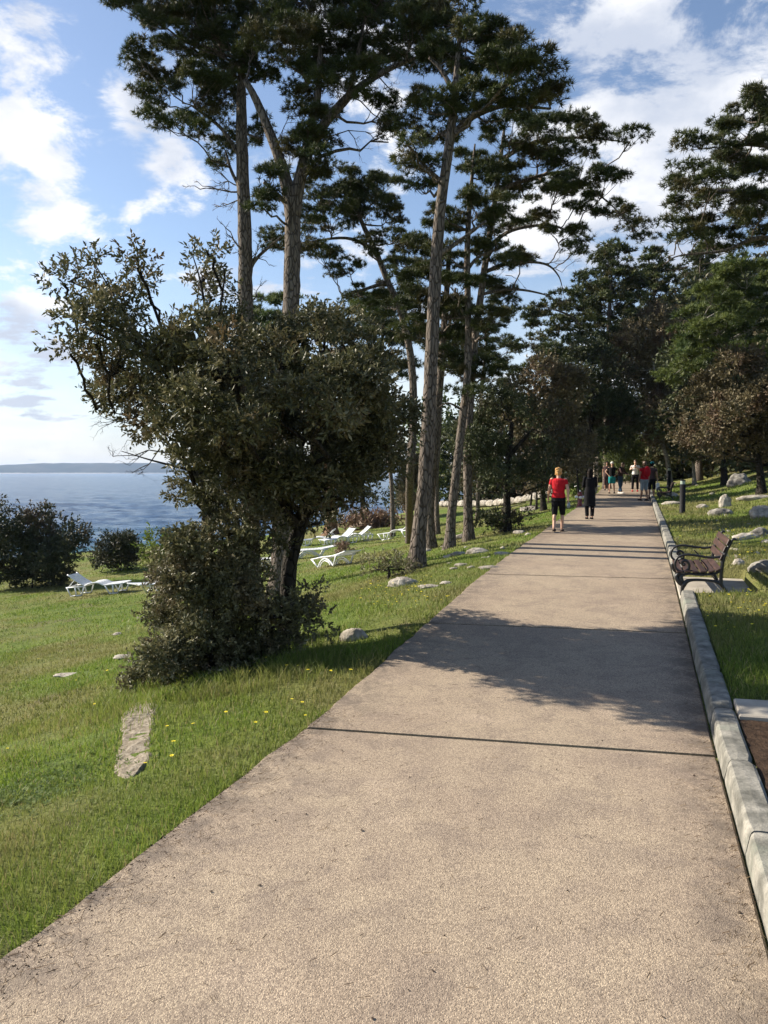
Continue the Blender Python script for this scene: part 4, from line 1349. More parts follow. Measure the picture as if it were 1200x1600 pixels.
def scatter(n, ymin, ymax, dens_fn=None):
    y = R.uniform(ymin, ymax, n); x = R.uniform(-.56, .56, n) * y
    k = R.random(n) < (np.abs(y) / ymax)
    x, y = x[k], y[k]
    t, s = ts(x, y)
    ok = (t < TL - .0 + .018 * fbm(s * 6, 0 * s, 1.0, 2)) | (t > TR + KW + .01)
    ok &= ~((s > PAD[0] - .02) & (s < PAD[1] + .02) & (t > TR) & (t < PAD[2] + .02))
    ok &= ~((s > 3.2) & (s < 6.04) & (t > TR) & (t < 3.2))
    ys_ = np.interp(x, COAST[:, 0], COAST[:, 1]); ok &= y < ys_ + .6
    ok &= ~((t > 5) & (s > 22) & (R.random(len(t)) < .7))
    pn = fbm(x * .9 + 30, y * .9, 4.0, 3)
    ok &= R.random(len(t)) > np.clip((pn - .28) * 3.2, 0, .8)
    for (bx, by, br) in BARE:
        ok &= (x - bx) ** 2 + (y - by) ** 2 > (br * (.8 + .3 * R.random(len(x)))) ** 2
    return x[ok], y[ok]
# ------------------------------------------------------------------ rocks
def rock_geo(size, seed, flat=.5, det=4, rug=.28):
    bm = bmesh.new()
    bmesh.ops.create_icosphere(bm, subdivisions=det, radius=1.0)
    V = np.array([v.co[:] for v in bm.verts]); F = np.array([[v.index for v in f.verts] for f in bm.faces])
    bm.free()
    o = seed * 3.7
    d = 1 + rug * fbm(V[:, 0] * 1.3 + o, V[:, 1] * 1.3, V[:, 2] * 1.3 + o, 4) + rug * .5 * np.round(fbm(V[:, 0] * 2.3 + o, V[:, 1] * 2.1, V[:, 2] * 3 + o, 2) * 3) / 3
    V = V * d[:, None]
    V[:, 2] = np.where(V[:, 2] < -.3, -.3 + (V[:, 2] + .3) * .3, V[:, 2])
    V = V * np.array([size[0], size[1], size[2]])
    g = Geo(); g.add(V, F)
    return g


def rock(px, py, wpx, hpx, label, seed, mat='rock', name='rock', cat='rock', depth=.8, rz=None, det=4, sink=.25, group=None):
    b = G(px, py)
    k_ = .82 if px < 1000 else .9
    w = px2m(wpx, b.y) / 2 * k_; h = px2m(hpx, b.y) * (k_ - .12)
    g = rock_geo((w, w * depth, h * .75), seed, det=det)
    o = g.obj(name, M[mat], smooth=det > 3)
    o.location = (b.x, b.y + w * depth * .3, float(H(b.x, b.y + w * depth * .3)) + h * (.3 - sink))
    o.rotation_euler = (0, 0, rz if rz is not None else seed * 1.3 % .6 - .3)
    tag(o, label, cat, group)
    BARE.append((b.x, b.y + w * depth * .3, w * .9))
    return o


rock(553, 1000, 52, 32, 'grey boulder half in shade beside the path, right of the oak trunk', 1, depth=.8)
rock(632, 914, 58, 22, 'long pale rock in front of the thickest pine', 2, depth=.5)
rock(672, 918, 44, 8, 'flat pale slab of rock at the path side of the long pale rock', 3, depth=.6)
rock(655, 880, 26, 12, 'small rock against the foot of the thickest pine', 4)
rock(668, 862, 20, 9, 'small rock between the two nearest pine trunks', 24)
rock(717, 867, 30, 9, 'pale flat rock between the pines and the path, left one of three in a row', 5, depth=.6)
rock(745, 864, 46, 14, 'pale broken rock ridge rising towards the path, middle one of three in a row', 6, depth=.5)
rock(785, 867, 34, 9, 'pale flat rock touching the path edge, right one of three in a row', 7, depth=.6)
rock(765, 889, 38, 10, 'low pale rock at the path edge just in front of the three in a row', 8, depth=.6)
rock(722, 884, 26, 7, 'small flat pale rock in the grass in front of the leaning pine', 9)
rock(698, 912, 24, 6, 'flat pale stone in the grass left of the path among yellow flowers', 10)
rock(720, 842, 28, 12, 'rock at the foot of the crossing pair of pines', 11)
rock(812, 833, 26, 9, 'pale stone between the small oak and the path edge', 12)
rock(826, 836, 14, 6, 'small pale stone nearest the path edge behind the woman in red', 25)
rock(830, 798, 40, 12, 'grey rock behind the thin dark sapling stems', 26, depth=.6)
rock(183, 992, 20, 6, 'small pale stone in the lawn left of the large shrub', 13)
rock(193, 1028, 44, 8, 'flat pale stone at the left foot of the large shrub', 14, depth=.6)
rock(105, 1056, 60, 5, 'patchy flat stone flush with the lawn at the left', 15, depth=.5)
rock(1134, 792, 22, 30, 'white pointed boulder in the grass on the right', 16, depth=.8)
rock(1128, 804, 40, 18, 'grey broken boulder just in front of the white pointed one', 17, mat='rock_dark', depth=.9)
rock(1098, 793, 20, 8, 'small pale stone between the bollard and the white boulder', 18)
rock(1158, 757, 38, 26, 'large grey boulder uphill under the olive-brown oak', 19, mat='rock_dark', depth=.8)
rock(1195, 808, 46, 30, 'cream boulder at the right edge above the rocky bank', 20)
rock(1202, 893, 60, 28, 'dark jagged rock at the right edge behind the bench pad', 33, mat='rock_dark', depth=.9)
rock(1155, 882, 22, 14, 'pale lump of rock at the left end of the dark jagged rock', 22)
rock(1168, 842, 50, 16, 'rubble of pale rock on the bank at the right edge', 23, depth=.5)
rock(1190, 838, 34, 20, 'dark rock lying on the pale rubble at the right edge', 27, mat='rock_dark')
rock(1128, 870, 26, 12, 'white stone seen behind the back of the near bench', 28)
rock(1050, 776, 22, 12, 'rounded cream stone behind the far bench', 29)
rock(1052, 788, 34, 8, 'flat cream stone beside the far bench', 30)
rock(1185, 780, 60, 12, 'grey fallen slab of rock on the wooded bank', 31, depth=.4)
# weathered limestone showing through the lawn in the foreground
qa, qb = G(222, 1100), G(203, 1212)
ax = Vector((qb.x - qa.x, qb.y - qa.y, 0)); LL = ax.length; ax.normalize(); sd_ = Vector((-ax.y, ax.x, 0))
n1_, n2_ = 90, 30
U, Vv = np.meshgrid(np.linspace(-.12, 1.12, n1_), np.linspace(-1, 1, n2_), indexing='ij')
wid = .145 * (1 + .35 * fbm(U * 4, U * 0 + 3, 1.0, 3)) * np.clip(1.1 - (2 * U - 1) ** 4 * .75, .1, 1)
X_ = qa.x + ax.x * U * LL + sd_.x * Vv * wid * 1.25; Y_ = qa.y + ax.y * U * LL + sd_.y * Vv * wid * 1.25
rel = fbm(X_ * 5, Y_ * 5, 2.0, 4)
terr = np.round((rel * .5 + fbm(X_ * 2.5 + 9, Y_ * 7, 6.0, 2) * .6) * 4) / 4
edge_ = np.clip((1 - np.abs(Vv)) * 3.0, 0, 1) * np.clip((U + .12) * 9, 0, 1) * np.clip((1.12 - U) * 9, 0, 1)
top = .010 + .020 * terr + .012 * rel + .004 * fbm(X_ * 30, Y_ * 30, 1.0, 2)
Z_ = H(X_, Y_) + np.where(edge_ > 0, top * edge_ - .03 * (1 - edge_) , -.05)
g = Geo()
i = np.arange(n1_ - 1)[:, None] * n2_ + np.arange(n2_ - 1)[None, :]
g.add(np.stack([X_.ravel(), Y_.ravel(), Z_.ravel()], 1), np.stack([i, i + n2_, i + n2_ + 1, i + 1], -1).reshape(-1, 4))
tag(g.obj('rock', M['rock_tan'], smooth=True), 'long flat worn limestone slab flush with the foreground lawn', 'rock')
for k in range(14):
    f = k / 13
    BARE.append((qa.x + ax.x * f * LL, qa.y + ax.y * f * LL, .12))

# small loose stones along the left verge and on the right bank
proto = [rock_geo((.5, .4, .28), 60 + k, det=2).mesh('stone', M['rock'], smooth=False) for k in range(5)]
rs = random.Random(9)
zones = [((690, 850), (850, 905), 22, 'small loose stones along the left verge', 'small pale loose stone in the grass left of the path'),
         ((1120, 1200), (800, 880), 30, 'small loose stones on the right bank', 'small pale loose stone on the grassy right bank'),
         ((1050, 1130), (750, 775), 10, 'far stones under the oaks', 'small pale stone in the shade under the right oaks')]
for (xa, xb), (ya, yb), n, grp, lab in zones:
    for k in range(n):
        q = G(rs.uniform(xa, xb), rs.uniform(ya, yb))
        t, s = ts(q.x, q.y)
        if TL - .12 < t < TR + KW + .1 or (PAD[0] - .1 < s < PAD[1] + .1 and t < PAD[2] + .1): continue
        o = bpy.data.objects.new('stone', proto[k % 5]); COL.objects.link(o)
        sz = rs.uniform(.05, .14) * (1 + q.y / 40)
        o.scale = (sz, sz, sz * rs.uniform(.6, 1)); o.location = q; o.rotation_euler = (0, 0, rs.uniform(0, 6))
        tag(o, lab, 'stone', grp)

# low dry-stone wall at the shore
a_, b_ = G(692, 792), G(868, 776)
w = thing('low_wall', a_, 'long low stone wall at the far shore edge of the lawn', 'wall')
gw = random.Random(4)
L = (Vector((b_.x, b_.y, 0)) - Vector((a_.x, a_.y, 0))).length
dirx, diry = (b_.x - a_.x) / L, (b_.y - a_.y) / L
k = 0; u = 0; mesh_pool = [rock_geo((.62, .32, .30), 80 + q, det=2, rug=.16).mesh('wall_stone', M['rock']) for q in range(6)]
while u < L:
    st = gw.uniform(.8, 1.3)
    x, y = a_.x + dirx * u, a_.y + diry * u
    o = bpy.data.objects.new('wall_stone', mesh_pool[k % 6]); COL.objects.link(o); o.parent = w
    o.location = (x - a_.x, y - a_.y, float(H(x, y)) - a_.z + .22); o.rotation_euler = (0, 0, math.atan2(diry, dirx) + gw.uniform(-.15, .15)); o.scale = (st, 1.1, 1.2)
    u += st * 1.0; k += 1

# ------------------------------------------------------------------ now the grass itself
g = Geo()
for (n, y0, y1, h0, h1, w0, w1, three) in ((62000, 2.1, 4.5, .018, .050, .0028, .0050, True), (72000, 4.5, 8.0, .02, .055, .0045, .008, True),
                                           (95000, 8.0, 15, .025, .055, .009, .016, False), (70000, 15, 28, .03, .06, .018, .03, False), (50000, 28, 50, .03, .07, .03, .05, False)):
    x, y = scatter(n, y0, y1)
    k = len(x)
    t, s = ts(x, y)
    near_edge = np.exp(-np.clip(TL - t, 0, 9) / .10)
    tall = 1 + .8 * np.clip(fbm(x * 1.1, y * 1.1, 7.0, 2), 0, 1) + .55 * near_edge
    blades(g, x, y, R.uniform(h0, h1, k) * tall, R.uniform(w0, w1, k), three)
# longer tufts under and around the big shrub
c0 = G(330, 1075)
x = c0.x + R.normal(0, .75, 9000); y = c0.y + R.normal(.1, .45, 9000)
t, s = ts(x, y); ok = (t < TL - .05); x, y = x[ok], y[ok]
cl = fbm(x * 5, y * 5, 1.0, 2) > .0
blades(g, x[cl], y[cl], R.uniform(.05, .17, cl.sum()), R.uniform(.004, .007, cl.sum()), True)
tag(g.obj('grass', M['grass']), kind='stuff')
print('GRASS', len(g.f))

# broad-leaved weeds in the near lawn
g = Geo()
w0 = G(30, 1240)
for k in range(520):
    x = w0.x + R.normal(0, .28); y = w0.y + R.normal(0, .30)
    z = float(H(x, y))
    n_ = 5
    a0 = R.uniform(0, 6.28)
    for q in range(n_):
        a = a0 + q * 6.28 / n_ + R.uniform(-.3, .3); L = R.uniform(.02, .042); w_ = L * .36
        d = np.array([math.cos(a), math.sin(a), R.uniform(.1, .45)]); s_ = np.array([-math.sin(a), math.cos(a), 0])
        b0 = np.array([x, y, z + .012])
        g.add([b0, b0 + d * L * .5 + s_ * w_ / 2, b0 + d * L, b0 + d * L * .5 - s_ * w_ / 2], [[0, 1, 2, 3]], R.uniform(0, .8))
tag(g.obj('ground_cover', M['sprout']), kind='stuff')


# yellow flowers
def flower_mesh(L, rad):
    g = Geo()
    g.tube([(0, 0, -.01), (.004, 0, L * .5), (0, .003, L)], .0016, 4, cap=False, rnd=.2)
    me_s = g
    p_ = Geo()
    for q in range(8):
        a = q * math.pi / 4
        d = np.array([math.cos(a), math.sin(a), .25]); s_ = np.array([-math.sin(a), math.cos(a), 0])
        b0 = np.array([0, 0, L])
        p_.add([b0, b0 + d * rad * .6 + s_ * rad * .3, b0 + d * rad, b0 + d * rad * .6 - s_ * rad * .3], [[0, 1, 2, 3]])
    p_.ball((0, 0, L + .002), (rad * .3, rad * .3, rad * .2), 6, 4)
    return me_s.mesh('flower_stalk', M['stalk']), p_.mesh('flower_head', M['petal'])


fm = [flower_mesh(.07, .014), flower_mesh(.05, .012), flower_mesh(.095, .016)]
rf = random.Random(21)
spots = [(497, 1128), (488, 1142), (510, 1128), (471, 1113), (477, 1130), (545, 1066), (601, 1065), (612, 1043), (580, 1062), (434, 1032), (466, 1049), (481, 1066), (516, 1061), (388, 1058), (420, 1044),
         (354, 1128), (262, 1146), (271, 1184), (270, 1198), (226, 1206), (413, 1135), (397, 1145), (456, 1104), (448, 1058), (305, 1148), (560, 1040), (522, 1022), (150, 1112), (120, 1070), (60, 1040), (95, 1000), (10, 1180), (170, 1060)]
zones = [((560, 700), (908, 955), 70, 1.0, 'yellow flowers in front of the thickest pine', 'small yellow wildflower in the grass in front of the thickest pine'),
         ((1085, 1200), (925, 1010), 50, 1.0, 'yellow flowers in the grass by the near kerb', 'small yellow wildflower in the grass in front of the near bench pad'),
         ((1035, 1200), (800, 880), 150, 1.2, 'yellow flowers behind the near bench', 'small yellow wildflower in the sunny grass behind the near bench')]


def put_flower(q, k, sc_, lab, grp):
    t, s = ts(q.x, q.y)
    if TL - .03 < t < TR + KW + .02 or (PAD[0] - .05 < s < PAD[1] + .05 and TR < t < PAD[2] + .03) or (3.2 < s < 6.1 and TR < t < 3.2):
        return
    o = thing('wildflower', q, lab, 'flower', grp, rf.uniform(0, 6))
    o.scale = (sc_, sc_, sc_)
    o.rotation_euler.x = rf.uniform(-.25, .25)
    for nm, me in (('stalk', fm[k % 3][0]), ('flower_head', fm[k % 3][1])):
        c = bpy.data.objects.new(nm, me); COL.objects.link(c); c.parent = o


for k, (px, py) in enumerate(spots):
    put_flower(G(px, py), k, 1.15, 'small yellow wildflower in the lawn round the foot of the oaks', 'yellow flowers round the oaks and the large shrub')
for (xa, xb), (ya, yb), n, sc_, grp, lab in zones:
    for k in range(n):
        put_flower(G(rf.uniform(xa, xb), rf.uniform(ya, yb) if rf.random() < .7 else rf.gauss((ya + yb) / 2, 8)), k, sc_ * rf.uniform(.8, 1.3), lab, grp)

# dry leaves and bits on the path
rl = random.Random(8)
lm = []
for q in range(4):
    g = Geo(); gl = random.Random(q)
    n_ = 7
    V = [(0, 0, .004)]; L = .02
    for i_ in range(n_):
        a = i_ / n_ * 6.28
        V.append((math.cos(a) * L * gl.uniform(.6, 1.2), math.sin(a) * L * .55 * gl.uniform(.6, 1.2), gl.uniform(.002, .014)))
    g.add(V, [[0, 1 + i_, 1 + (i_ + 1) % n_] for i_ in range(n_)])
    lm.append(g.mesh('fallen_leaf', M['litter']))
lit = [(534, 1173), (438, 1240), (486, 1306), (565, 1298), (478, 1273), (697, 1130), (606, 1148), (582, 1592), (638, 1548), (1035, 1590), (887, 1393), (906, 1310), (840, 1343), (845, 1198), (870, 1203), (941, 1158), (1085, 1213),
       (153, 1441), (405, 1384), (502, 1357), (431, 1283), (255, 1308), (974, 1142), (780, 1338), (695, 1463), (676, 1518), (1155, 1427), (923, 1309), (330, 1394), (362, 1500), (640, 1215), (745, 1255)]
for k, (px, py) in enumerate(lit):
    Y = 2.2
    for _ in range(30):
        q = P(px, py, Y); s = ts(q.x, q.y)[1]
        Y += (q.z - float(zpath(s))) * 1.4
    q = P(px, py, Y)
    o = bpy.data.objects.new('fallen_leaf', lm[k % 4]); COL.objects.link(o)
    sz = rl.uniform(.25, .6) * (1.5 if k in (7, 0) else 1)
    o.location = (q.x, q.y, float(zpath(ts(q.x, q.y)[1])) + .001); o.scale = (sz, sz, sz); o.rotation_euler = (0, 0, rl.uniform(0, 6))
    tag(o, 'small dark dry leaf fragment lying on the path', 'leaf', 'dry leaf fragments on the path')

# brown pine needles and crumbs drifted on the path, thickest along its edges
g = Geo()
n = 4200
s = R.uniform(1.9, 13, n); s = 1.9 + (s - 1.9) * R.uniform(.3, 1, n)
e = R.exponential(.16, n)
t = np.where(R.random(n) < .45, TL + .02 + e, np.where(R.random(n) < .6, TR - .015 - e * .6, R.uniform(TL, TR, n)))
ok = (t > TL + .01) & (t < TR - .01); t, s = t[ok], s[ok]; n = len(t)
x, y = xy(t, s); z = zpath(s) + .0035
a = R.uniform(0, math.pi, n); L = R.uniform(.012, .045, n); wd = R.uniform(.0006, .0014, n)
dx, dy = np.cos(a) * L / 2, np.sin(a) * L / 2; sx_, sy_ = -np.sin(a) * wd, np.cos(a) * wd
V = np.stack([np.stack([x - dx - sx_, y - dy - sy_, z], 1), np.stack([x + dx - sx_, y + dy - sy_, z + .001], 1), np.stack([x + dx + sx_, y + dy + sy_, z + .002], 1), np.stack([x - dx + sx_, y - dy + sy_, z + .001], 1)], 1).reshape(-1, 3)
g.add(V, np.arange(n * 4).reshape(-1, 4), np.repeat(R.random(n), 4))
tag(g.obj('fallen_needles', M['needle_litter']), kind='stuff')
# soil and crumbs washed against the lawn edge
g = Geo()
n = 1200
s = 1.9 + (R.random(n) ** 1.5) * 11; t = TL + .01 + R.exponential(.05, n) * (.4 + 1.2 * (fbm(s * 1.7, s * 0, 3.0, 2) > 0))
x, y = xy(t, s); z = zpath(s)
r_ = R.uniform(.0015, .005, n)
for q in range(1):
    V = np.stack([np.stack([x - r_, y - r_, z - .001], 1), np.stack([x + r_, y - r_ * .6, z - .001], 1), np.stack([x, y + r_, z - .001], 1), np.stack([x, y, z + r_ * 1.1], 1)], 1).reshape(-1, 3)
    k = np.arange(n)[:, None] * 4
    g.add(V, np.concatenate([k + [0, 1, 3], k + [1, 2, 3], k + [2, 0, 3]]), .5)
tag(g.obj('grit', M['soil']), kind='stuff')
# ------------------------------------------------------------------ bench
def make_bench():
    K = .000855
    def q(pts, y=0.0, extra=None):
        return [((a - 345) * K, y, (1200 - b) * K) for a, b in pts]
    root = thing('park_bench', (0, 0, 0), 'park bench', 'bench')
    def frame(y):
        g = Geo()
        def tb(pts, r, sides=8, n=6):
            sp = spline(q(pts, y), n)
            rr = np.full(len(sp), r) if np.isscalar(r) else np.interp(np.linspace(0, 1, len(sp)), np.linspace(0, 1, len(r)), r)
            g.tube(sp, rr * 1.3, sides)
        tb([(980, 1197), (940, 1090), (885, 1010), (880, 930), (888, 800), (903, 660), (938, 530), (985, 425), (1022, 352), (1052, 338), (1064, 356)], [.017, .016, .020, .017, .016, .017, .016, .014, .013, .012, .010])
        tb([(345, 1197), (352, 1110), (372, 1040), (420, 985), (500, 962), (640, 958), (780, 968), (850, 990), (885, 1010)], [.014, .016, .026, .020, .014, .013, .014, .018, .02])
        tb([(372, 1060), (320, 1020), (285, 970), (270, 925), (285, 890), (330, 870)], [.014, .020, .022, .020, .018, .016])
        tb([(372, 1050), (340, 985), (330, 930), (360, 880)], [.016, .024, .022, .014])
        tb([(270, 905), (380, 885), (450, 872), (560, 880), (680, 872), (790, 858), (860, 810), (895, 770)], .013)
        tb([(445, 870), (432, 845), (455, 820), (500, 835), (560, 852), (640, 860)], .009)
        tb([(905, 600), (860, 605), (760, 620), (650, 612), (540, 596), (430, 588), (340, 602), (275, 645), (246, 720), (256, 790), (310, 838), (375, 842), (430, 805), (445, 750), (425, 700), (385, 680), (352, 695), (345, 730), (372, 748)], .012, 8, 5)
        tb([(300, 838), (290, 870), (300, 895)], .012)
        g.ball(((372 - 345) * K, y, (1200 - 735) * K), .022, 8, 6)
        tb([(640, 862), (700, 800), (660, 720), (600, 660)], .006)
        g.ball(((345 - 345) * K, y, .008), (.022, .018, .010), 8, 5); g.ball(((980 - 345) * K, y, .008), (.022, .018, .010), 8, 5)
        g.obj('side_frame', M['iron'], root, smooth=True)
    frame(0.0); frame(1.30)
    # seat slats follow the seat rail
    for k, (a, b) in enumerate(((300, 868), (410, 858), (520, 862), (630, 856), (740, 846), (830, 815))):
        g = Geo()
        g.box(((a - 345) * K + .01, .65, (1200 - b) * K + .018), (.075, 1.36, .022), Matrix.Rotation(-.02 if k < 4 else -.45 * (k - 3) * .6, 3, 'Y'), bev=.005)
        g.obj('seat_slat', M['wood'], root)
    for (a, b) in ((903, 610), (945, 490), (990, 385)):
        g = Geo()
        g.box(((a - 345) * K - .022, .65, (1200 - b) * K), (.022, 1.36, .085), Matrix.Rotation(.40, 3, 'Y'), bev=.005)
        g.obj('back_slat', M['wood'], root)
    g = Geo(); g.tube([(.25, .0, .262), (.25, 1.3, .262)], .009, 6); g.tube([(.40, .0, .20), (.40, 1.3, .20)], .007, 6)
    g.obj('tie_rod', M['iron'], root)
    return root


bench = make_bench()
x, y = xy(TR + .03, 10.42)
bench.location = (x, y, float(zpath(10.42)) + .008)
bench.rotation_euler = (0, 0, -PHI)
bench['label'] = 'ornate black iron bench with red-brown slats on a concrete pad, nearest bench'
bench['group'] = 'iron benches beside the path'
b2 = copy_tree(bench)
q = G(1024, 786)
t, s = ts(q.x, q.y)
x, y = xy(TR + .30, s)
b2.location = (x, y, float(H(x, y)) + .01)
b2['label'] = 'far black iron bench beside the kerb next to the walker in red'


# ------------------------------------------------------------------ sun loungers
def tubes(name, parent, lines_, r=.016, mat='plastic', sides=6):
    g = Geo()
    for ln in lines_:
        g.tube(spline(ln, 4) if len(ln) > 2 else ln, r, sides)
    return g.obj(name, M[mat], parent, smooth=True)


def slab_profile(name, parent, prof, w, th=.02):
    """a bent sheet across the lounger made of bars"""
    g = Geo()
    sp = spline(prof, 5)
    seg = np.linalg.norm(np.diff(sp, axis=0), axis=1); cum = np.concatenate([[0], np.cumsum(seg)])
    pos_ = np.arange(.03, cum[-1], .062)
    for p_ in pos_:
        k = min(np.searchsorted(cum, p_) - 1, len(seg) - 1); k = max(k, 0)
        f = (p_ - cum[k]) / seg[k]
        c = sp[k] * (1 - f) + sp[k + 1] * f; d = (sp[k + 1] - sp[k]) / seg[k]
        ang = -math.atan2(d[1], d[0])
        g.box((c[0], 0, c[1]), (.040, w, th), Matrix.Rotation(ang, 3, 'Y'))
    o = g.obj(name, M['plastic'], parent)
    o['kind'] = 'stuff'
    return o


def rails(parent, prof, w, r=.022):
    sp = spline(prof, 5)
    for sgn in (-1, 1):
        g = Geo()
        g.tube([(a, sgn * w / 2, b) for a, b in sp], r, 6)
        g.obj('rail', M['plastic'], parent, smooth=True)


def make_lounger(kind):
    root = thing('sun_lounger', (0, 0, 0), 'white plastic sun lounger', 'sun lounger', 'white sun loungers on the lawn')
    W_ = .62
    if kind == 'up':
        seat = [(.62, .30), (.72, .36), (.88, .40), (1.08, .40), (1.22, .34), (1.30, .31), (1.55, .32), (1.92, .33)]
        back = [(.66, .31), (.40, .47), (.08, .72)]
    else:
        seat = [(.62, .34), (.9, .34), (1.2, .345), (1.5, .33), (1.9, .31)]
        back = [(.66, .34), (.3, .38), (-.06, .43)]
    rails(root, seat, W_); slab_profile('seat_slats', root, seat, W_)
    sp = spline(back, 4)
    bk = slab_profile('backrest', root, back, W_ - .06)
    for sgn in (-1, 1):
        g = Geo(); g.tube([(a, sgn * (W_ / 2 - .03), b) for a, b in sp], .022, 6); g.obj('rail', M['plastic'], bk, smooth=True)
    if kind == 'up':
        tubes('base_rail', root, [[(.02, sg * W_ / 2, .30), (.66, sg * W_ / 2, .31)] for sg in (-1, 1)] + [[(.02, -W_ / 2, .30), (.02, W_ / 2, .30)]], .02)
        tubes('prop', root, [[(.05, sg * .24, .30), (.30, sg * .24, .54)] for sg in (-1, 1)], .014)
        for sg in (-1, 1):
            y_ = sg * W_ / 2
            tubes('leg', root, [[(.05, y_, .29), (.14, y_, .03)], [(.14, y_, .03), (.52, y_, .03)], [(.52, y_, .03), (.62, y_, .30)], [(.33, y_, .03), (.32, y_, .29)]], .024)
            tubes('leg', root, [[(1.32, y_, .30), (1.45, y_, .03)], [(1.45, y_, .03), (1.72, y_, .03)], [(1.72, y_, .03), (1.86, y_, .31)], [(1.58, y_, .03), (1.58, y_, .30)]], .024)
    else:
        tubes('base_rail', root, [[(.30, sg * W_ / 2, .33), (.66, sg * W_ / 2, .34)] for sg in (-1, 1)] + [[(.3, -W_ / 2, .33), (.3, W_ / 2, .33)]], .02)
        for sg in (-1, 1):
            y_ = sg * W_ / 2
            tubes('leg', root, [[(.42, y_, .34), (.62, y_, .03)], [(.62, y_, .03), (.74, y_, .14), (.95, y_, .26), (1.15, y_, .28), (1.35, y_, .20), (1.52, y_, .03)], [(1.52, y_, .03), (1.86, y_, .31)]], .026)
            tubes('arch', root, [[(.78, y_, .06), (.9, y_, .17), (1.1, y_, .22), (1.28, y_, .16), (1.4, y_, .04)]], .016)
    return root


up = make_lounger('up'); flat = make_lounger('flat')
spec = [('up', 112, 930, 188, 925, 'white sun lounger with raised backrest alone on the left lawn'),
        ('flat', 212, 934, 262, 925, 'white sun lounger mostly hidden behind the left side of the large shrub'),
        ('flat', 552, 882, 484, 888, 'white flat sun lounger with arched legs, nearest of the middle ones'),
        ('flat', 524, 868, 462, 873, 'white flat sun lounger just behind the nearest middle one'),
        ('up', 528, 848, 478, 853, 'white sun lounger with raised back at the left end of the shaded row'),
        ('up', 555, 846, 525, 850, 'white sun lounger in the middle of the shaded row'),
        ('up', 582, 843, 552, 846, 'white sun lounger at the right end of the shaded row near the dry heap'),
        ('flat', 448, 884, 400, 889, 'white sun lounger seen through the leaves between the oak trunks'),
        ('up', 652, 836, 632, 839, 'small far white sun lounger left of the thickest pine trunk')]
used = {'up': False, 'flat': False}
for kind, x0, y0, x1, y1, lab in spec:
    a_, b_ = G(x0, y0), G(x1, y1)
    src = up if kind == 'up' else flat
    if used[kind]:
        o = copy_tree(src)
    else:
        o = src; used[kind] = True
    d = Vector((b_.x - a_.x, b_.y - a_.y, 0))
    o.location = a_
    o.location.z = min(float(H(a_.x, a_.y)), a_.z) - .02
    pitch = math.atan2(float(H(a_.x + d.normalized().x * 1.8, a_.y + d.normalized().y * 1.8)) - a_.z, 1.8)
    o.rotation_euler = (0, -pitch, math.atan2(d.y, d.x))
    o['label'] = lab

# heap of dry leaves and stems by the shore oak
q = G(580, 825)
g = Geo()
C = np.array(q) + R.normal(0, 1, (420, 3)) * np.array([1.0, .5, .28]) + np.array([0, 0, .35])
D = R.normal(size=C.shape); D[:, 2] = abs(D[:, 2]); D /= np.linalg.norm(D, axis=1)[:, None]
leaves(g, C, D, 5, .5, .09, reach=.2)
tag(g.obj('dry_agave_heap', M['dead']), 'heap of dry pinkish brown leaves at the shore behind the loungers', 'plant')

# ------------------------------------------------------------------ bollards, hydrant, posts
def bollard(px, py, hpx, label):
    b = G(px, py)
    h = px2m(hpx, b.y)
    o = thing('bollard_light', b, label, 'bollard', 'black bollard lights in the grass')
    g = Geo(); r = .085
    g.lathe([(r * 1.25, -.05), (r * 1.25, .02), (r, .035), (r, h * .86), (r * .96, h * .86)], seg=18); g.obj('post', M['black'], o, smooth=True)
    g = Geo(); g.lathe([(r * .86, h * .86), (r * .86, h * .96)], seg=18); g.obj('lamp_glass', M['lens'], o, smooth=True)
    g = Geo(); g.lathe([(r, h * .96), (r * 1.02, h * .965), (r * .9, h * .985), (0.001, h)], seg=18); g.obj('cap', M['black'], o, smooth=True)
    return o


bollard(1066, 802, 53, 'black bollard light in the grass right of the kerb, nearest one')
bollard(1045, 768, 38, 'black bollard light farther along the path by the pale leaning stem')

b = G(906, 792)
o = thing('fire_hydrant', b, 'red fire hydrant with white caps at the left path edge', 'hydrant')
g = Geo(); g.lathe([(.13, -.03), (.13, .03), (.085, .05), (.08, .42), (.10, .44), (.10, .47), (.085, .50), (.06, .56), (.02, .60), (.001, .60)], seg=18); g.obj('body', M['hydrant'], o, smooth=True)
for sg, nm in ((-1, 'cap'), (1, 'cap')):
    g = Geo(); g.tube([(sg * .07, 0, .38), (sg * .17, 0, .38)], .05, 12); g.ball((sg * .175, 0, .38), (.03, .05, .05), 10, 6); g.obj(nm, M['white'], o, smooth=True)
g = Geo(); g.tube([(0, -.06, .36), (0, -.15, .36)], .06, 12); g.obj('outlet', M['white'], o, smooth=True)
g = Geo(); g.ball((0, 0, .61), (.035, .035, .04), 8, 6); g.obj('top_nut', M['white'], o, smooth=True)

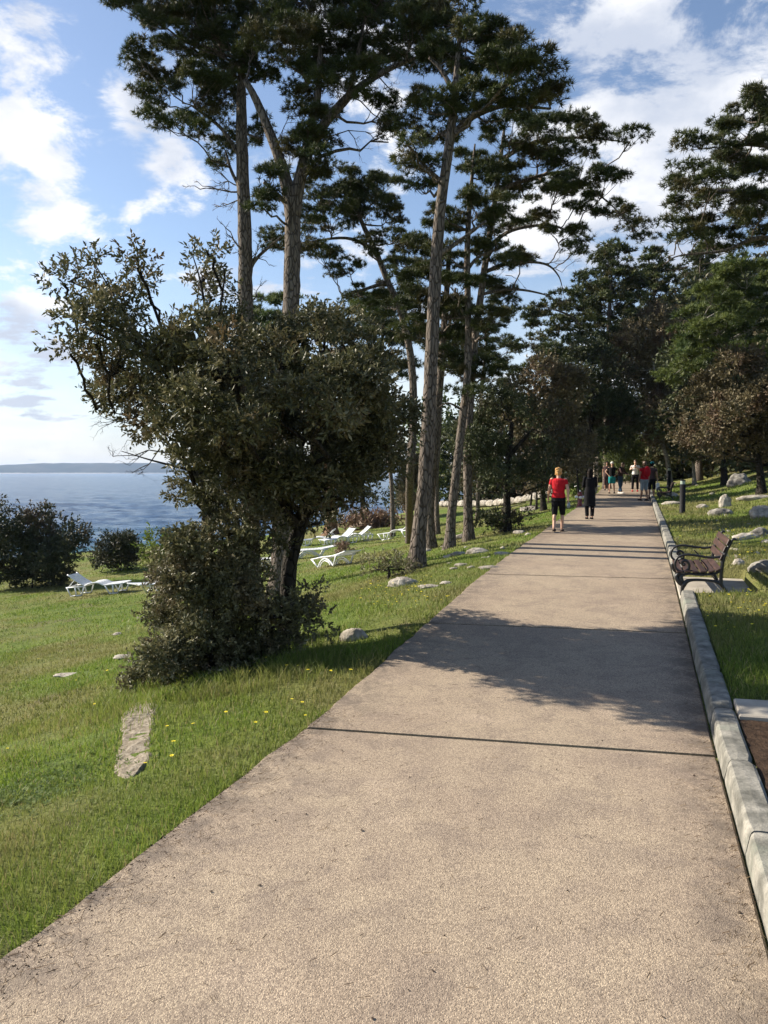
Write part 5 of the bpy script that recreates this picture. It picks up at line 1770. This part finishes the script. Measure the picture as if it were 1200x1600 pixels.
for k, (px, top, lab) in enumerate(((930, 727, 'pale wooden post at the left path edge, left one of three'), (937, 724, 'pale wooden post at the left path edge, middle one of three'), (941, 716, 'pale wooden post at the left path edge, right and tallest of three'))):
    b = G(px, 771)
    t, s = ts(b.x, b.y)
    x, y = xy(TL - .15 - .02 * k, s + 1.5 * k)
    z = float(H(x, y))
    hh = EYE + (math.tan(math.atan((800 - top) / FPX) - PITCH)) * y - z
    q = thing('wooden_post', (x, y, z), lab, 'post')
    g = Geo(); g.box((0, 0, hh / 2 - .1), (.14, .14, hh + .2), bev=.02); g.obj('post_shaft', M['post'], q)
    g = Geo(); g.lathe([(.12, hh), (.12, hh + .03), (.001, hh + .11)], seg=4); g.obj('post_cap', M['post'], q)
b = on_ground(TL - .55, 44)
q = thing('stone_bench', b, 'low pale stone bench at the left path edge behind the posts', 'bench')
g = Geo(); g.box((0, 0, .45), (1.3, .45, .09), bev=.01); g.obj('seat', M['white'], q)
for sg in (-1, 1):
    g = Geo(); g.box((sg * .45, 0, .2), (.12, .35, .42), bev=.01); g.obj('leg', M['kerb'], q)
# ------------------------------------------------------------------ people
def capsule(g, a, b, ra, rb, sides=12):
    a = np.array(a, float); b = np.array(b, float)
    g.ball(a, ra, sides, 8); g.ball(b, rb, sides, 8)
    g.tube([a, b], [ra, rb], sides)


def rings(g, rows, seg=20):
    """closed loft of elliptical rings (x, y, z, rx, ry)"""
    ang = np.linspace(0, 2 * math.pi, seg, endpoint=False)
    V = [(x + rx * math.cos(a), y + ry * math.sin(a), z) for (x, y, z, rx, ry) in rows for a in ang]
    n = len(rows)
    i = np.arange(n - 1)[:, None] * seg; k = np.arange(seg)[None, :]; k2 = (k + 1) % seg
    F = np.stack([i + k, i + k2, i + seg + k2, i + seg + k], -1).reshape(-1, 4)
    g.add(V, F)
    b = g.n - len(V)
    g.big.append([b + q for q in range(seg - 1, -1, -1)]); g.big.append([b + (n - 1) * seg + q for q in range(seg)])


def merge_solid(g, name, mat, parent, voxel, smooth=4):
    me = g.mesh(name, mat)
    o = bpy.data.objects.new(name + '_tmp', me)
    COL.objects.link(o)
    r = o.modifiers.new('r', 'REMESH'); r.mode = 'VOXEL'; r.voxel_size = voxel; r.use_smooth_shade = True
    s = o.modifiers.new('s', 'SMOOTH'); s.factor = .5; s.iterations = smooth
    dg = bpy.context.evaluated_depsgraph_get()
    m2 = bpy.data.meshes.new_from_object(o.evaluated_get(dg))
    m2.name = name
    m2.materials.clear(); m2.materials.append(mat)
    bpy.data.objects.remove(o); bpy.data.meshes.remove(me)
    m2.polygons.foreach_set('use_smooth', np.ones(len(m2.polygons), dtype=bool))
    q = bpy.data.objects.new(name, m2); COL.objects.link(q); q.parent = parent
    return q


def person(loc, rz, label, ht=1.65, J=None, top=None, sleeve='short', bottom=None, hem=.5, skin='skin', hair='hair_dark', hairstyle='short', shoes='c_black', voxel=.021, dress=False, cap_m=None,
           wide=1.0, extra=None, group=None):
    """front is -y. J overrides joints."""
    root = thing('person', loc, label, 'person', group, rz)
    root.scale = (ht / 1.65,) * 3
    j = dict(head=(0, -.015, 1.535), neck=(0, .005, 1.40), chest=(0, .01, 1.22), waist=(0, 0, 1.02), hips=(0, .01, .88),
             shl=(-.165, .01, 1.335), shr=(.165, .01, 1.335), ell=(-.225, .03, 1.075), elr=(.225, .03, 1.075), wrl=(-.235, -.03, .85), wrr=(.235, -.03, .85),
             hpl=(-.085, .01, .86), hpr=(.085, .01, .86), knl=(-.095, -.01, .47), knr=(.095, -.01, .47), anl=(-.095, .03, .085), anr=(.095, .03, .085))
    j.update(J or {})
    A = {k: np.array(v, float) for k, v in j.items()}
    g = Geo()
    hd, nk, ch, wa, hi = A['head'], A['neck'], A['chest'], A['waist'], A['hips']
    # head with face
    g.ball(hd + [0, .01, .012], (.073, .090, .098), 18, 12)
    g.ball(hd + [0, -.022, -.055], (.052, .058, .055), 14, 9)
    g.ball(hd + [0, -.092, -.018], (.011, .018, .018), 8, 6)
    for sx_ in (-1, 1):
        g.ball(hd + [sx_ * .074, .012, -.01], (.010, .018, .030), 8, 6)
    capsule(g, nk - [0, 0, .05], hd + [0, .015, -.05], .056, .050)
    bw = wide
    rings(g, [(hi[0], hi[1], hi[2] - .07, .10 * bw, .09), (hi[0], hi[1], hi[2], .155 * bw, .115), (wa[0], wa[1], wa[2], .125 * bw, .095), (ch[0], ch[1], ch[2], .150 * bw, .110), (ch[0] * .6 + nk[0] * .4, ch[1], ch[2] + .10, .165 * bw, .100), (nk[0], nk[1], nk[2] - .04, .09, .07)])
    for sd in 'lr':
        sh, el, wr, hp, kn, an = (A[p + sd] for p in ('sh', 'el', 'wr', 'hp', 'kn', 'an'))
        capsule(g, sh, el, .050 * bw, .038); capsule(g, el, wr, .037, .025)
        d = wr - el; d /= np.linalg.norm(d)
        side = np.array([1.0 if sd == 'l' else -1.0, 0, 0]); nrm = np.cross(d, side); nrm /= np.linalg.norm(nrm) + 1e-9
        palm = wr + d * .05
        fw = np.cross(d, np.array([1., 0, 0])); fw /= np.linalg.norm(fw) + 1e-9       # across the palm
        inn = np.cross(fw, d)
        for q, (off, ln) in enumerate(((-.027, .062), (-.009, .074), (.009, .070), (.027, .056))):
            b0 = palm + fw * off * .85 + d * .028
            b1 = b0 + d * ln * .55 + inn * .006 * (1 if sd == 'l' else -1)
            b2 = b1 + d * ln * .42 + inn * .018 * (1 if sd == 'l' else -1)
            capsule(g, palm + fw * off * .6, b0, .012, .0105, 8); capsule(g, b0, b1, .0095, .0088, 8); capsule(g, b1, b2, .0088, .0075, 8)
        th0 = wr + d * .022 - fw * .020
        capsule(g, th0, th0 - fw * .030 + d * .030, .012, .0105, 8); capsule(g, th0 - fw * .030 + d * .030, th0 - fw * .036 + d * .058, .010, .008, 8)
        capsule(g, wr, palm, .024, .026)
        capsule(g, hp, kn, .082 * bw, .052); capsule(g, kn, an, .052, .034)
        g.ball(kn * .62 + an * .38 + [0, .018, 0], (.047, .050, .11), 10, 8)
        g.ball(an + [0, -.06, -.05], (.042, .115, .032), 12, 7)
    merge_solid(g, 'body', M[skin], root, voxel)
    # eyes and mouth
    g = Geo()
    for sx_ in (-1, 1):
        g.ball(hd + [sx_ * .028, -.080, .004], (.010, .006, .006), 8, 5)
    g.obj('eyes', M['eye'], root)
    # hair
    g = Geo()
    g.ball(hd + [0, .020, .028], (.082, .094, .092), 16, 10)
    if hairstyle == 'short':
        g.ball(hd + [0, .045, -.015], (.078, .066, .085), 14, 9)
        for k in range(26):
            a = R.uniform(-2.6, 2.6) + math.pi / 2; zz = R.uniform(-.06, .09)
            g.ball(hd + [math.cos(a) * .070, .03 + math.sin(a) * .070, zz], R.uniform(.018, .03), 7, 5)
    elif hairstyle == 'long':
        g.ball(hd + [0, .045, -.04], (.082, .07, .12), 14, 9)
        g.ball(hd + [0, .062, -.17], (.085, .05, .17), 14, 9)
        for sx_ in (-1, 1):
            g.ball(hd + [sx_ * .06, .02, -.11], (.035, .05, .13), 10, 8)
    elif hairstyle == 'bun':
        g.ball(hd + [0, .095, .05], .045, 10, 7)
    hr = merge_solid(g, 'hair', M[hair], root, min(voxel, .01), 2)
    if cap_m:
        g = Geo(); g.ball(hd + [0, .012, .052], (.094, .106, .075), 16, 9); g.ball(hd + [0, -.11, .045], (.062, .07, .010), 12, 5)
        g.obj('cap', M[cap_m], root, smooth=True)
    # top
    e_ = .016
    if top:
        g = Geo()
        zb = hi[2] - .01
        rings(g, [(hi[0], hi[1], zb, .172 * bw, .132), (hi[0], hi[1], hi[2] + .05, .165 * bw, .128), (wa[0], wa[1], wa[2], .146 * bw, .116), (ch[0], ch[1], ch[2], .166 * bw, .126), (ch[0] * .6 + nk[0] * .4, ch[1], ch[2] + .10, .178 * bw, .114), (nk[0], nk[1], nk[2] - .030, .092, .078)])
        for sd in 'lr':
            sh, el, wr = A['sh' + sd], A['el' + sd], A['wr' + sd]
            if sleeve == 'short':
                capsule(g, sh + [0, 0, -.012], sh + (el - sh) * .42, .054 * bw, .052)
            elif sleeve == 'long':
                capsule(g, sh, el, .064 * bw, .052); capsule(g, el, wr - (wr - el) * .06, .052, .040)
            else:
                g.ball(sh, .060, 12, 8)
        merge_solid(g, 'top', M[top], root, voxel, 3)
    if dress:
        g = Geo()
        rings(g, [(0, .02, .42, .19, .15), (0, .01, .60, .185, .145), (hi[0], hi[1], hi[2], .182 * bw, .142), (wa[0], wa[1], wa[2] + .03, .150 * bw, .12)])
        merge_solid(g, 'skirt', M[bottom], root, voxel, 3)
    if bottom:
        g = Geo()
        rings(g, [(hi[0], hi[1], hi[2] - .10, .155 * bw, .125), (hi[0], hi[1], hi[2], .168 * bw, .128), (hi[0], hi[1], hi[2] + .10, .152 * bw, .118)])
        for sd in 'lr':
            hp, kn, an = A['hp' + sd], A['kn' + sd], A['an' + sd]
            if hem >= kn[2]:
                f = (hp[2] - hem) / (hp[2] - kn[2]); end = hp + (kn - hp) * f
                g.tube([hp - [0, 0, .0], end], [.098 * bw, .085], 14); g.ball(hp, .098 * bw, 14, 8)
            else:
                f = (kn[2] - hem) / (kn[2] - an[2]); end = kn + (an - kn) * f
                g.ball(hp, .096 * bw, 14, 8); g.tube([hp, kn], [.096 * bw, .072], 14); g.ball(kn, .072, 14, 8); g.tube([kn, end], [.072, .060], 14)
        merge_solid(g, 'trousers' if hem < .3 else 'shorts', M[bottom], root, voxel, 3)
    for sd in 'lr':
        an = A['an' + sd]
        g = Geo(); g.ball(an + [0, -.055, -.052], (.048, .125, .038), 12, 8); g.box(an + np.array([0, -.05, -.079]), (.085, .25, .016))
        g.obj('shoe', M[shoes], root, smooth=True)
    if extra: extra(root, A)
    return root


def on_path(px, py):
    Y = 10.0
    for _ in range(60):
        q = P(px, py, Y); s = ts(q.x, q.y)[1]
        Y += (q.z - float(zpath(s))) * 6
    q = P(px, py, Y); q.z = float(zpath(ts(q.x, q.y)[1])) + .001
    return q


def height_for(px, top, foot):
    q = on_path(px, foot)
    return (foot - top) / FPX * q.y * 1.01


def small_bag(root, A):
    g = Geo(); c = A['wrl'] + np.array([-.01, -.03, -.17]); g.ball(c, (.045, .085, .085), 10, 7); g.tube([c + [0, -.03, .06], c + [0, 0, .13], c + [0, .03, .06]], .006, 5)
    g.obj('hand_bag', M['c_grey'], root, smooth=True)


AWAY = math.pi - PHI
q = on_path(872, 831)
person(q, AWAY, 'woman with short blond hair, red t-shirt and black knee-length trousers walking away', ht=height_for(872, 731, 831), top='c_red', bottom='c_black', hem=.44, hair='hair_blond', hairstyle='short', shoes='c_sole',
       voxel=.0095, wide=1.05, J=dict(knl=(-.095, -.10, .48), anl=(-.085, -.10, .09), knr=(.095, -.02, .465), anr=(.09, .16, .11), wrl=(-.25, .10, .86), ell=(-.24, .07, 1.08), elr=(.235, .0, 1.07), wrr=(.27, -.12, .87), head=(0.005, -.03, 1.53)), extra=small_bag)
q = on_path(921, 811)
person(q, AWAY + .25, 'person with long dark hair in a long black outfit walking away', ht=height_for(921, 733, 811), top='c_black', sleeve='long', bottom='c_black', hem=.10, hair='hair_dark', hairstyle='long', voxel=.011, dress=True,
       J=dict(ell=(-.20, -.03, 1.09), wrl=(-.12, -.18, 1.02), elr=(.20, -.03, 1.09), wrr=(.12, -.18, 1.04), anl=(-.07, .06, .085), anr=(.07, -.03, .085)))
TOW = -PHI
q = on_path(956, 771)
person(q, TOW, 'person facing the camera with hand on hip, black top and teal shorts', ht=height_for(956, 722, 771), top='c_black', bottom='c_teal', hem=.52, skin='skin', hair='hair_dark', voxel=.021, cap_m='c_white',
       J=dict(ell=(-.33, .03, 1.14), wrl=(-.19, -.05, .96), elr=(.33, .03, 1.14), wrr=(.19, -.05, .96), anl=(-.13, .0, .085), anr=(.12, .03, .085)))
q = on_path(948, 766)
person(q, TOW, 'person half hidden behind the one in teal shorts, dark clothes', ht=height_for(948, 721, 766), top='c_brown', bottom='c_brown', hem=.3, skin='skin_tan', hair='hair_dark', voxel=.022)
q = on_path(969, 771)
person(q, TOW + 1.1, 'person in dark top and blue jeans bending slightly forward', ht=height_for(969, 722, 771), top='c_brown', sleeve='long', bottom='c_jeans', hem=.10, skin='skin', hair='hair_brown', hairstyle='long', voxel=.021, shoes='c_white',
       J=dict(head=(0, -.15, 1.50), neck=(0, -.10, 1.38), chest=(0, -.05, 1.21), shl=(-.16, -.07, 1.32), shr=(.16, -.07, 1.32), ell=(-.20, -.16, 1.10), elr=(.20, -.16, 1.10), wrl=(-.14, -.33, 1.02), wrr=(.14, -.33, 1.02), anl=(-.10, -.12, .085), anr=(.10, .12, .085)))


def phone(root, A):
    g = Geo(); g.box((A['wrl'] + A['wrr']) / 2 + np.array([0, -.07, .05]), (.075, .012, .14)); g.obj('phone', M['black'], root)


q = on_path(992, 768)
person(q, TOW, 'person in white t-shirt and black leggings holding a phone up to the chest', ht=height_for(992, 719, 768), top='c_white', bottom='c_black', hem=.12, skin='skin', hair='hair_brown', hairstyle='bun', voxel=.021, shoes='c_red',
       J=dict(ell=(-.25, -.03, 1.14), wrl=(-.07, -.22, 1.26), elr=(.24, -.05, 1.12), wrr=(.06, -.20, 1.25), anl=(-.12, .0, .085), anr=(.13, .02, .085), knl=(-.11, -.01, .47), knr=(.12, -.01, .47)), extra=phone)


def backpack(root, A):
    g = Geo(); g.ball(A['chest'] + np.array([0, .19, -.02]), (.15, .10, .23), 16, 10); g.obj('backpack', M['c_red'], root, smooth=True)
    g = Geo()
    for sx_ in (-1, 1):
        g.tube(spline([(sx_ * .09, .13, 1.37), (sx_ * .10, .02, 1.405), (sx_ * .10, -.11, 1.30), (sx_ * .12, -.10, 1.15), (sx_ * .13, .08, 1.06)], 4), .018, 6)
    g.obj('strap', M['c_brown'], root, smooth=True)


q = on_path(1006, 782)
person(q, AWAY + .6, 'walker seen from behind with red top, red backpack and grey shorts', ht=height_for(1006, 721, 782), top='c_red', bottom='c_grey', hem=.46, skin='skin_tan', hair='hair_brown', voxel=.015, wide=1.08, extra=backpack,
       J=dict(anl=(-.10, .10, .085), anr=(.10, -.08, .085)))


def tote(root, A):
    g = Geo(); g.box(A['wrl'] + np.array([-.02, 0, -.32]), (.10, .30, .34), bev=.03); g.tube(spline([(A['wrl'][0] - .02, -.09, A['wrl'][2] - .16), (A['wrl'][0] - .01, 0, A['wrl'][2] - .02), (A['wrl'][0] - .02, .09, A['wrl'][2] - .16)], 4), .008, 5)
    g.obj('tote_bag', M['c_white'], root)


q = on_path(1018, 779)
person(q, AWAY - .3, 'walker with teal cap and dark clothes carrying a pale bag at the kerb', ht=height_for(1018, 722, 779), top='c_brown', bottom='c_black', hem=.4, skin='skin_tan', hair='hair_dark', voxel=.015, cap_m='c_teal', extra=tote)
